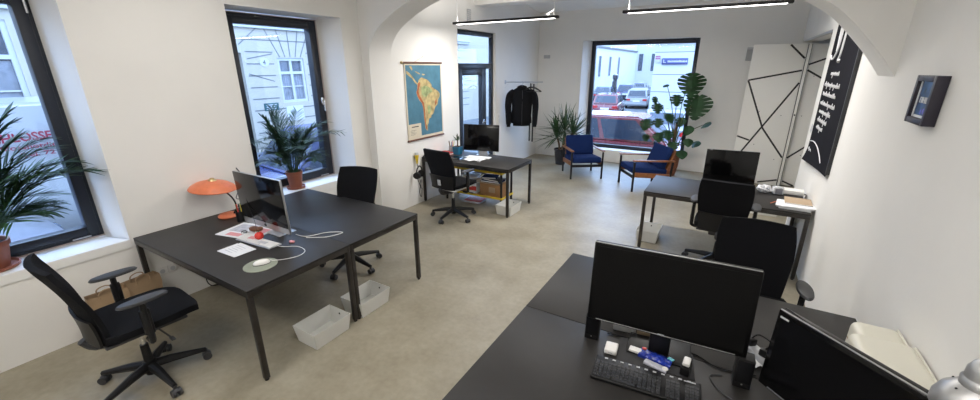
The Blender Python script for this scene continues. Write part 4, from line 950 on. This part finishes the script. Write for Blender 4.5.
# ------------------------------------------------------------------ right wall: poster, picture
t = thing('poster', (XR, 0, 0), 'large black hanging poster with white script lettering on the right wall', 'poster')
def ps(u_, v_):
    y = 6.19-u_*1.38; z = 2.78-v_*(1.725-.09*u_)
    curl = max(0, v_-.88)/.12
    return Vector((-.010-.035*curl**2*(1-.5*u_)-.005*sin(u_*5), y, z+.012*curl*sin(pi*u_)))
b = MB(); b.grid(ps, 16, 24, Vector((-.003, 0, 0))); b.build('poster_sheet', 'blackpaper', t)
b = MB(); b.bx(-.03, .0, 4.79, 4.815, 1.17, 2.80); b.build('edge_batten', 'greypl', t)
b = MB(); b.bx(-.03, .0, 4.78, 6.2, 2.77, 2.80); b.build('top_batten', 'greypl', t)
def stroke(name, pts, r_, m='chalk'):
    b = MB(); b.tube([(-.022, 6.19-a, z) for a, z in pts], r_, 5, 4); return b.build(name, m, t)
# the tall initial strokes with their full stop
stroke('script_stroke', [(.08, 2.26), (.16, 2.22), (.30, 2.24), (.40, 2.34), (.43, 2.55), (.36, 2.66), (.33, 2.5), (.36, 2.30)], .010)
stroke('script_stroke', [(.58, 2.62), (.62, 2.52), (.61, 2.34), (.58, 2.24), (.53, 2.21)], .010)
stroke('script_stroke', [(.60, 2.20), (.615, 2.19)], .020)
rr = random.Random(9)
for i, (z, a0, a1) in enumerate(((2.06, .34, .78), (1.94, .12, .92), (1.84, .16, .86), (1.74, .14, .94), (1.65, .20, .86), (1.56, .22, .78), (1.48, .26, .62))):
    a = a0; k = 0; pts = []
    while a < a1:
        up = .022+.026*rr.random()*(rr.random() < .35); pts += [(a, z-.004+.006*rr.random()), (a+.02, z+up), (a+.036, z+up*.5), (a+.044, z-.006-.03*(rr.random() < .14))]; a += .056; k += 1
    stroke('script_line', pts, .0026)
stroke('flourish', [(.12, 1.30), (.35, 1.325), (.60, 1.31), (.82, 1.26), (.98, 1.20)], .005)
stroke('signature', [(.10, 1.20), (.14, 1.23), (.18, 1.19), (.23, 1.22), (.30, 1.20)], .004)
t = thing('sticky_tab', (XR-.02, 6.22, 1.43), 'small clear tape tab at the left edge of the black poster', 'tape'); t.name = 'tape_tab'
b = MB(); b.box((0, 0, 0), (.006, .07, .09), RX(15), .002); b.build('tab', 'palegrey', t)
t = thing('picture_frame', (XR, 3.0, 1.98), 'small deep framed picture hung alone on the right wall', 'picture')
b = MB(); w2, h2 = .132, .122
for (y0, y1, z0, z1) in ((-w2, -w2+.03, -h2, h2), (w2-.03, w2, -h2, h2), (-w2+.03, w2-.03, -h2, -h2+.03), (-w2+.03, w2-.03, h2-.03, h2)): b.bx(-.052, -.002, y0, y1, z0, z1, .002)
b.build('frame', 'picframe', t)
b = MB(); b.bx(-.034, -.004, -w2+.029, w2-.029, -h2+.029, h2-.029); b.build('picture_print', 'picback', t)
b = MB()
for (y0, y1, z0, z1) in ((.055, .07, -.09, .09), (-.10, .07, -.09, -.078)): b.bx(-.0375, -.034, y0+.03 if y0 > 0 else y0, y1+.03 if y0 > 0 else y1, z0, z1)
b.build('inner_mount', 'paper', t)
b = MB()
for i in range(6):      # stylised blocky white lettering
    y = .052-i*.021; b.bx(-.0365, -.0335, y-.004, y, -.016, .014); b.bx(-.0365, -.0335, y-.016, y-.0, (.009, -.016, -.003)[i % 3], (.014, -.011, .002)[i % 3]);
    if i % 2: b.bx(-.0365, -.0335, y-.016, y-.012, -.016, .014)
b.build('lettering', 'paper', t)
b = MB(); b.ball((-.033, -.035, -.055), .018, (.15, 1, .9)); b.ball((-.033, .0, -.06), .012, (.15, 1, 1.4)); b.build('violet_highlight', 'violet', t)

# ------------------------------------------------------------------ panel doors with black lines
def panel(loc, w, h, lines, dots, label):
    t = thing('panel_door', loc, label, 'door', 0, 'white panel doors with black lines')
    b = MB(); b.bx(0, w, 0, .03, .012, h, .002); b.build('door_panel', 'panel', t)
    for (x0, z0), (x1, z1) in lines:
        d = Vector((x1-x0, 0, z1-z0)); a = math.atan2(d.z, d.x)
        b = MB(); b.box(((x0+x1)/2, -.0012, (z0+z1)/2), (d.length, .0026, .029), Matrix.Rotation(-a, 4, 'Y')); b.build('line', 'tape', t)
    for x, z in dots:
        b = MB(); b.cyl((x, -.004, z), (x, .002, z), .007, n=10); b.build('screw', 'ink', t)
    return t
P0 = .15
panel((P0, 9.0, 0), .78, 2.505, [((a-P0, b_), (c-P0, d_)) for (a, b_), (c, d_) in (((.69, 2.495), (.925, 2.27)), ((.165, 1.90), (.925, 2.075)), ((.165, 1.90), (.53, 1.06)), ((.53, 1.06), (.925, .545)), ((.925, 1.87), (.27, .60)), ((.155, .885), (.36, .82)), ((.63, .04), (.925, .12)))] , [(.32, 1.98-.0), (.28, 1.35), (.62, 1.30), (.30, .75), (.66, .50), (.12, .35)], 'tall white panel door with crossing black lines near the right rear corner')
panel((1.0, 9.10, 0), .335, 2.505, [((a-1.0, b_), (c-1.0, d_)) for (a, b_), (c, d_) in (((1.01, 2.17), (1.33, 2.31)), ((1.01, 2.08), (1.33, 1.89)), ((1.01, .53), (1.33, .85)), ((1.02, .09), (1.2, .02)))], [(.12, 1.98), (.08, 1.3), (.2, .6)], 'narrow white panel door half hidden inside the right wall niche')
t = thing('door_post', (.965, 9.02, 0), 'slim pale upright post between the two black lined panels', 'post')
b = MB(); b.bx(-.022, .022, -.02, .02, 0, 2.51, .002); b.build('post_body', 'panel', t)
for s in (-1, 1):
    b = MB(); b.bx(s*.024-.003, s*.024+.003, -.021, .019, .01, 2.50); b.build('black_edge', 'tape', t)
b = MB(); b.ball((0, -.028, 1.32), .014); b.build('knob', 'ink', t)
t = thing('sliding_track', (.90, 7.83, 2.535), 'dark metal sliding door track along the right wall niche', 'track')
b = MB(); b.bx(-.022, .022, -1.26, 1.2, 0, .03, .003); b.build('track_rail', 'alu', t)
b = MB(); b.bx(-.014, .014, -1.27, -1.20, -.028, .0, .004); b.build('roller', 'ink', t)
t = thing('wall_bracket', (.10, 9.45, 2.38), 'small pale angled bracket on the back wall behind the panel door', 'bracket')
b = MB(); b.prism([(-.04, 0, -.14), (-.04, -.30, .05), (-.04, -.30, .09), (-.04, 0, .09)], (.10, 0, 0)); b.build('bracket_body', 'palegrey', t)

# ------------------------------------------------------------------ cars in the street
def make_car(x, y, heading, paint, label, L=4.1, H=1.46, Wd=1.68, kind='hatch', name='car', belt=None):
    """local +x forward; heading degrees"""
    t = thing(name, (x, y, gz(y)), label, 'van' if name == 'van' else 'car', R(heading), None)
    t.rotation_euler = (0, 0, R(heading))
    hb = belt or (.92 if kind != 'van' else 1.15); w = Wd/2; x0, x1 = -L/2, L/2
    P = {'hatch': ((-L*.47, -L*.40, .12*L-.02, .30*L)), 'sedan': ((-L*.33, -L*.20, .10*L, .24*L)), 'wagon': ((-L*.48, -L*.44, .10*L, .25*L)), 'van': ((-L*.495, -L*.485, L*.28, L*.40))}[kind]
    # lower body as a loft of side profile stations
    st = [(x0, .34, hb-.28, .86), (x0+.05, .26, hb-.06, .95), (x0+.35, .24, hb, 1.), (0, .22, hb, 1.), (P[3]-.05, .24, hb-.02, 1.), (x1-.35, .24, hb-.16, .97), (x1-.08, .26, hb-.26, .90), (x1, .34, hb-.40, .80)]
    b = MB(); bm_ = b.bm; rings = []
    for sx, zb, zt, k in st:
        q = [(-w*k*.92, zb), (-w*k, zb+.16), (-w*k*1.01, (zb+zt)/2), (-w*k*.965, zt-.03), (-w*k*.90, zt), (w*k*.90, zt), (w*k*.965, zt-.03), (w*k*1.01, (zb+zt)/2), (w*k, zb+.16), (w*k*.92, zb)]
        rings.append([bm_.verts.new((sx, a, c)) for a, c in q])
    for a, c in zip(rings, rings[1:]):
        for k in range(10): bm_.faces.new((a[k], a[(k+1) % 10], c[(k+1) % 10], c[k]))
    bm_.faces.new(rings[0]); bm_.faces.new(rings[-1][::-1]); b.build('car_body', paint, t, ang=50)
    # cabin
    wt = w*.76 if kind != 'van' else w*.90; wb = w*.93
    b = MB(); bm_ = b.bm
    lo = [(P[0], -wb), (P[3], -wb), (P[3], wb), (P[0], wb)]; hi = [(P[1], -wt), (P[2], -wt), (P[2], wt), (P[1], wt)]
    vl = [bm_.verts.new((a, c, hb-.03)) for a, c in lo]; vh = [bm_.verts.new((a, c, H-.02)) for a, c in hi]
    for k in range(4): bm_.faces.new((vl[k], vl[(k+1) % 4], vh[(k+1) % 4], vh[k]))
    bm_.faces.new(vh); bm_.faces.new(vl[::-1]); bmesh.ops.bevel(bm_, geom=list(bm_.edges), offset=.05, segments=3, affect='EDGES'); b.build('cabin', paint, t, ang=60)
    def lerp(a, c, k): return a+(c-a)*k
    def pane(pts, n_): b2 = MB(); c_ = sum((Vector(p) for p in pts), Vector())/4; nn = (Vector(pts[1])-Vector(pts[0])).cross(Vector(pts[2])-Vector(pts[0])).normalized(); nn = nn if nn.dot(c_-Vector((0, 0, hb))) > 0 else -nn; b2.prism([Vector(p)+nn*.004 for p in pts], nn*.008); return b2.build(n_, 'carglass', t)
    def side(s, a, c):
        k0, k1 = .12, .86
        f_ = lambda tx, k: (lerp(lerp(P[0], P[3], tx), lerp(P[1], P[2], tx), k), s*lerp(wb, wt, k), lerp(hb-.03, H-.02, k))
        return [f_(a, k0), f_(c, k0), f_(c, k1), f_(a, k1)]
    segs = {'hatch': ((.07, .46), (.50, .91)), 'sedan': ((.08, .46), (.50, .91)), 'wagon': ((.05, .30), (.33, .60), (.63, .92)), 'van': ((.76, .95),)}[kind]
    for s in (-1, 1):
        for a, c in segs: pane(side(s, a, c), 'side_window')
    fr = lambda e0, e1, k, yy: (lerp(e0, e1, k), yy*lerp(wb, wt, k), lerp(hb-.03, H-.02, k))
    pane([fr(P[3], P[2], .1, -.84), fr(P[3], P[2], .1, .84), fr(P[3], P[2], .88, .84), fr(P[3], P[2], .88, -.84)], 'windscreen')
    pane([fr(P[0], P[1], .14, -.84), fr(P[0], P[1], .14, .84), fr(P[0], P[1], .86, .84), fr(P[0], P[1], .86, -.84)], 'rear_window')
    for sx in (-1, 1):
        for sy in (-1, 1):
            wx = sx*L*.305
            b = MB(); b.lathe([(.20, -.095), (.29, -.09), (.305, -.06), (.305, .06), (.29, .09), (.20, .095)], n=24, mtx=RX(90)); b.bm.transform(TR(wx, sy*(w-.08), .305)); wl = b.build('wheel', 'tyre', t)
            b = MB(); b.lathe([(.19, 0), (.19, .012), (.05, .02), (.01, .02)], n=20, mtx=RX(-90*sy)); b.bm.transform(TR(wx, sy*(w+.012), .305)); b.build('hub_cap', 'silver', wl)
    for sy in (-1, 1):
        b = MB(); b.box((x0+.025, sy*w*.70, hb-.20), (.05, .30, .15), None, .01); b.build('tail_lamp', 'taillight', t)
        b = MB(); b.box((x1-.06, sy*w*.60, hb-.36), (.08, .30, .13), None, .02); b.build('headlamp', 'outglass', t)
        b = MB(); b.box((P[3]-.28, sy*(w+.07), hb+.07), (.10, .16, .10), None, .03); b.build('wing_mirror', 'blackpl', t)
    b = MB(); b.box((x0-.01, 0, .42), (.09, Wd*.92, .17), None, .03); b.build('rear_bumper', 'greypl' if paint != 'carwhite' else paint, t)
    b = MB(); b.box((x1-.02, 0, .40), (.09, Wd*.84, .17), None, .03); b.build('front_bumper', 'greypl' if paint != 'carwhite' else paint, t)
    b = MB(); b.box((x0-.004, 0, hb-.30), (.02, .50, .11)); b.build('number_plate', 'paper', t)
    return t
make_car(-2.55, 11.95, 0, 'carred', 'red car parked right outside the shop window, seen from the side', 4.2, 1.60, 1.66, 'hatch')
make_car(-6.95, 27.0, 97, 'carred', 'red hatchback seen from behind down the street', 3.9, 1.45, 1.66, 'hatch')
make_car(-6.75, 35.5, 96, 'carwhite', 'white estate car beyond the red hatchback in the street', 4.5, 1.50, 1.72, 'wagon')
make_car(-11.0, 40.5, 97, 'cardark', 'dark car parked along the left kerb down the street', 4.3, 1.46, 1.70, 'sedan')
make_car(-10.0, 46.0, 95, 'carblue', 'dark blue car further down the street beyond the white estate', 4.3, 1.55, 1.74, 'wagon')
make_car(-11.0, 58.0, 95, 'carsilver', 'distant silver car at the end of the street', 4.3, 1.5, 1.7, 'hatch')
make_car(-2.2, 17.0, 100, 'carsilver', 'silver car parked behind the nearest red car, partly hidden by leaves', 4.2, 1.40, 1.68, 'sedan')
make_car(-7.2, 5.35, 262, 'carblue', 'blue car parked outside the second window behind the palm', 4.4, 1.62, 1.74, 'wagon')
make_car(-7.25, -.55, 90, 'carsilver', 'silver car parked outside the left edge window below the van lettering', 4.0, 1.32, 1.70, 'sedan')
v = make_car(-9.55, 1.6, 270, 'carwhite', 'white delivery van with red lettering outside the left edge window', 5.2, 2.25, 1.95, 'van', 'van', 1.15)
# lettering on the van side facing the room
def van_text(txt, y0, y1, z, size, bold=0.):
    m = TR(-9.55+.985, 0, z) @ Matrix(((0, 0, 1, 0), (1, 0, 0, 0), (0, 1, 0, 0), (0, 0, 0, 1)))
    o = text_mesh(txt, 'van_lettering', 'vanred', size, m, None, .004, bold)
    a = min(q.co.y for q in o.data.vertices); c = max(q.co.y for q in o.data.vertices)
    o.data.transform(TR(0, y0, 0) @ Matrix.Diagonal((1, (y1-y0)/(c-a), 1, 1)) @ TR(0, -a, 0))
    vi = Matrix.Translation(v.location) @ v.rotation_euler.to_matrix().to_4x4(); o.data.transform(vi.inverted()); o.parent = v
van_text('SCHLOSSEREI', 1.15, 2.02, 1.15, .165, .004)
van_text('Schlossnotdienst', 1.18, 2.0, 1.04, .09, .001)
van_text('Tel. 72 0', 1.46, 1.90, .93, .085, .001)

# ------------------------------------------------------------------ facades across the street
def facade_window(par, cx, z0, w, h, xf, curtain=True, bars=1):
    b = MB(); b.bx(xf-.06, xf+.05, cx-w/2-.09, cx-w/2, z0-.09, z0+h+.09); b.bx(xf-.06, xf+.05, cx+w/2, cx+w/2+.09, z0-.09, z0+h+.09); b.bx(xf-.06, xf+.05, cx-w/2, cx+w/2, z0-.09, z0); b.bx(xf-.06, xf+.05, cx-w/2, cx+w/2, z0+h, z0+h+.09)
    b.bx(xf-.04, xf+.04, cx-.045, cx+.045, z0, z0+h); b.bx(xf-.04, xf+.05, cx-w/2, cx+w/2, z0+h*.66, z0+h*.66+.09); b.bx(xf-.03, xf+.02, cx-w/2, cx+w/2, z0+h*.33, z0+h*.33+.035)
    fr_ = b.build('window_frame', 'outframe', par)
    b = MB(); b.bx(xf-.03, xf-.02, cx-w/2, cx+w/2, z0, z0+h); b.build('window_pane', 'outglass', fr_)
    for s in (-1, 1):
        b = MB(); b.grid(lambda u_, v_: Vector((xf-.014+.006*sin(u_*24), cx+s*(.06+u_*(w/2-.07)), z0+.01+v_*(h*.64))), 20, 1, Vector((.002, 0, 0))); b.build('window_curtain', 'curtain', fr_)
XF = -13.2
t = thing('building', (0, 0, 0), 'cream rusticated town house across the street with white windows', 'building')
wins = [(2.0, .98, 1.22, 2.0), (9.03, 1.06, .80, 1.27), (12.1, 1.08, .95, 1.4), (-2.5, .98, 1.2, 2.0)]
b = MB(); ys = sorted([(cx-w/2-.09, cx+w/2+.09, z0-.09, z0+h+.09) for cx, z0, w, h in wins]+[(5.9, 7.40, -1, 2.55)])
y = -12
for a, c, z0, z1 in ys:
    b.bx(XF-.5, XF, y, a, -1.2, 5.6); b.bx(XF-.5, XF, a, c, z1, 5.6)
    if z0 > -.8: b.bx(XF-.5, XF, a, c, -1.2, z0)
    y = c
b.bx(XF-.5, XF, y, 23.5, -1.2, 5.6); b.build('facade_wall', 'facade', t, flat=True)
b = MB()
gaps = [(a, c, z0, z1) for a, c, z0, z1 in ys]
z = .05
while z < 3.0:
    y = -12
    for a, c, z0, z1 in gaps:
        if z0-.05 < z < z1+.25: b.bx(XF, XF+.006, y, a-.12, z, z+.035); y = c+.12
    b.bx(XF, XF+.006, y, 20, z, z+.035); z += .36
for cx, z0, w, h in wins:      # fan of joints over each window
    zt = z0+h+.12
    for k in (-2, -1, 0, 1, 2):
        d = Vector((0, k*.22, .9)); b.box((XF+.003, cx+k*.30, zt+.45), (.006, .03, d.length), RX(-math.degrees(math.atan2(d.y, d.z))))
for k in range(5):
    a = R(95-k*28); b.box((XF+.003, 6.65+1.35*cos(a), 2.2+1.35*sin(a)), (.006, .85, .03), RX(math.degrees(a)))
b.build('masonry_joint', 'groove', t, flat=True)
for cx, z0, w, h in wins: facade_window(t, cx, z0, w, h, XF-.08)
b = MB(); b.bx(XF-.06, XF+.10, -12, 20, 3.28, 3.40, .02); b.bx(XF-.06, XF+.16, -12, 20, 3.40, 3.46, .01); b.build('cornice', 'facade2', t)
b = MB(); b.bx(XF-.35, XF-.28, 5.9, 7.40, -.9, 2.55); 
for k in range(4): b.bx(XF-.28, XF-.26, 6.0+.34*k, 6.26+.34*k, -.5+0*k, 1.9)
b.build('house_door', 'door', t)
b = MB(); b.bx(XF, XF+.02, 8.6, 9.25, .35, .85); b.build('sill_panel', 'facade2', t)
b = MB(); b.lathe([(.16, 0), (.16, .015), (.01, .02)], n=28, mtx=RY(90)); b.bm.transform(TR(XF, 8.09, 2.28) @ Matrix.Diagonal((1, 1, .82, 1))); s = b.build('number_plate', 'outframe', t)
m = TR(XF+.021, 8.03, 2.21) @ Matrix(((0, 0, 1, 0), (1, 0, 0, 0), (0, 1, 0, 0), (0, 0, 0, 1)))
text_mesh('4', 'house_number', 'ink', .19, m, s, .003)
b = MB(); b.bx(XF, XF+.02, 7.84, 8.34, .76, 1.0); s = b.build('street_plate', 'signteal', t)
b = MB()
for i in range(3): b.bx(XF+.02, XF+.023, 7.90, 8.26-.06*(i % 2), .80+.065*i, .825+.065*i)
b.build('plate_print', 'outframe', s)
for yb in (2.62, 2.42):
    b = MB(); b.prism([(XF, yb, .93), (XF+.16, yb, .93), (XF, yb, .75)], (0, .03, 0)); b.build('sill_bracket', 'groove', t)
# street beyond the shop window
t = thing('building', (-17.5, 45, 0), 'long white facade with tall windows along the left of the street', 'building')
b = MB(); b.bx(-4, 0, -21, 40, -2, 10); b.build('facade_wall', 'facade2', t, flat=True)
for i in range(9):
    b = MB(); b.bx(-.05, .05, -18+i*5.5, -16.6+i*5.5, .6, 3.6); w_ = b.build('window_frame', 'outframe', t); b = MB(); b.bx(.04, .06, -17.85+i*5.5, -16.75+i*5.5, .7, 3.5); b.build('window_pane', 'outglass' if i > 1 else 'carblue', w_)
b = MB(); b.bx(0, .2, -21, 40, 4.6, 4.85); b.build('cornice', 'groove', t)
t = thing('building', (-9.0, 88, 0), 'pale building closing the far end of the street', 'building')
b = MB(); b.bx(-12, 16, 0, 2, -3, 11); b.build('facade_wall', 'facade2', t, flat=True)
for i in range(10):
    b = MB(); b.bx(-11+i*2.4, -10.2+i*2.4, -.06, .02, 1.2, 4.4); b.build('window_pane', 'outglass', t)
t = thing('building', (-3.58, 21.5, 0), 'white rendered building with a blue sign on the right of the street', 'building', R(0))
b = MB(); b.bx(-.0, 8, 0, 2.2, -1.4, 3.3); b.prism([(-.0, 2.2, -1.4), (-.0, 2.2, 3.3), (-3.2, 30, 3.3), (-3.2, 30, -1.6)], (10, 0, 0)); b.build('facade_wall', 'facade2', t, flat=True)
b = MB()
for z in (.1, .95, 1.75, 2.75): b.bx(.0, 8, -.006, 0, z, z+.03)
b.build('facade_joint', 'groove', t)
b = MB(); b.bx(-.1, 8, -.18, 0, 3.2, 3.32); b.build('cornice', 'groove', t)
t = thing('shop_sign', (-2.67, 21.45, 2.355), 'dark blue sign with white lettering on the white building', 'sign')
b = MB(); b.bx(-.56, .56, -.03, .03, -.14, .14, .01); b.build('sign_board', 'signblue', t)
b = MB(); rr = random.Random(3); x = -.30
b.bx(-.50, -.46, -.036, -.03, -.07, .08); b.bx(-.50, -.38, -.036, -.03, -.07, -.03)
while x < .50: w_ = .03+.03*rr.random(); b.bx(x, x+w_, -.036, -.03, -.045, .02+.03*rr.random()); x += w_+.014
b.build('sign_lettering', 'outframe', t)
t = thing('street_plaque', (-2.0, 21.45, 2.42), 'small pink and white plaque left of the blue sign', 'sign')
t.location.x = -3.42; t.location.z = 2.48
b = MB(); b.bx(-.11, .11, -.03, .0, -.15, .15); b.build('plaque', 'outframe', t)
for z in (.09, .0): b = MB(); b.bx(-.11, .11, -.034, -.03, z-.035, z+.03); b.build('pink_band', 'signpink', t)
for i, (x, y, h, l) in enumerate(((-12.9, 52, 2.4, 'dark bollard like post on the far pavement left of the road'), (-8.3, 56, 3.4, 'dark post at the far end of the street near the white building'))):
    t = thing('street_post', (x, y, gz(y)), l, 'post'); b = MB(); b.lathe([(.28, 0), (.26, h*.8), (.36, h*.82), (.36, h), (.05, h+.15)], n=14); b.build('post_shaft', 'cardark', t); b = MB(); b.box((0, -.3, h*.55), (.5, .1, .7)); b.build('post_panel', 'greypl', t)

# ------------------------------------------------------------------ light
w = bpy.data.worlds.new('World'); SC.world = w; w.use_nodes = True
bg = w.node_tree.nodes['Background']; bg.inputs['Color'].default_value = (.46, .645, 1., 1); bg.inputs['Strength'].default_value = 9.0
def area(loc, rot, sx, sy, e_, col, name):
    l = bpy.data.lights.new(name, 'AREA'); l.shape = 'RECTANGLE'; l.size = sx; l.size_y = sy; l.energy = e_; l.color = col
    o = bpy.data.objects.new(name, l); COL.objects.link(o); o.location = loc; o.rotation_euler = rot; return o
for i, (x, y, z, e_) in enumerate(((-2.985, 5.40, 2.73, 40), (-.48, 5.40, 2.735, 50), (-3.0, 1.9, 2.935, 9), (-.4, 1.3, 2.935, 11), (-2.0, -.6, 2.935, 30))):  # two visible pendants first, then the added front-room lamps
    area((x, y, z), (0, 0, 0), 1.55, .06, e_, (1., .955, .90), 'pendant_lamp_light')
    area((x, y, z+.06), (pi, 0, 0), 1.55, .06, e_*(1.7 if y < 4 else .3 if x < -2 else 1.3), (1., .955, .90), 'added_fill_uplight')  # added upward fill that bounces off the ceiling to lift the walls
SC.view_settings.view_transform = 'Standard'; SC.view_settings.look = 'None'; SC.view_settings.exposure = 0; SC.view_settings.gamma = 1
SC.view_settings.use_curve_mapping = False
SC.cycles.use_denoising = True
SC.cycles.max_bounces = 10; SC.cycles.diffuse_bounces = 6; SC.cycles.transparent_max_bounces = 16
SC.cycles.sample_clamp_indirect = 6
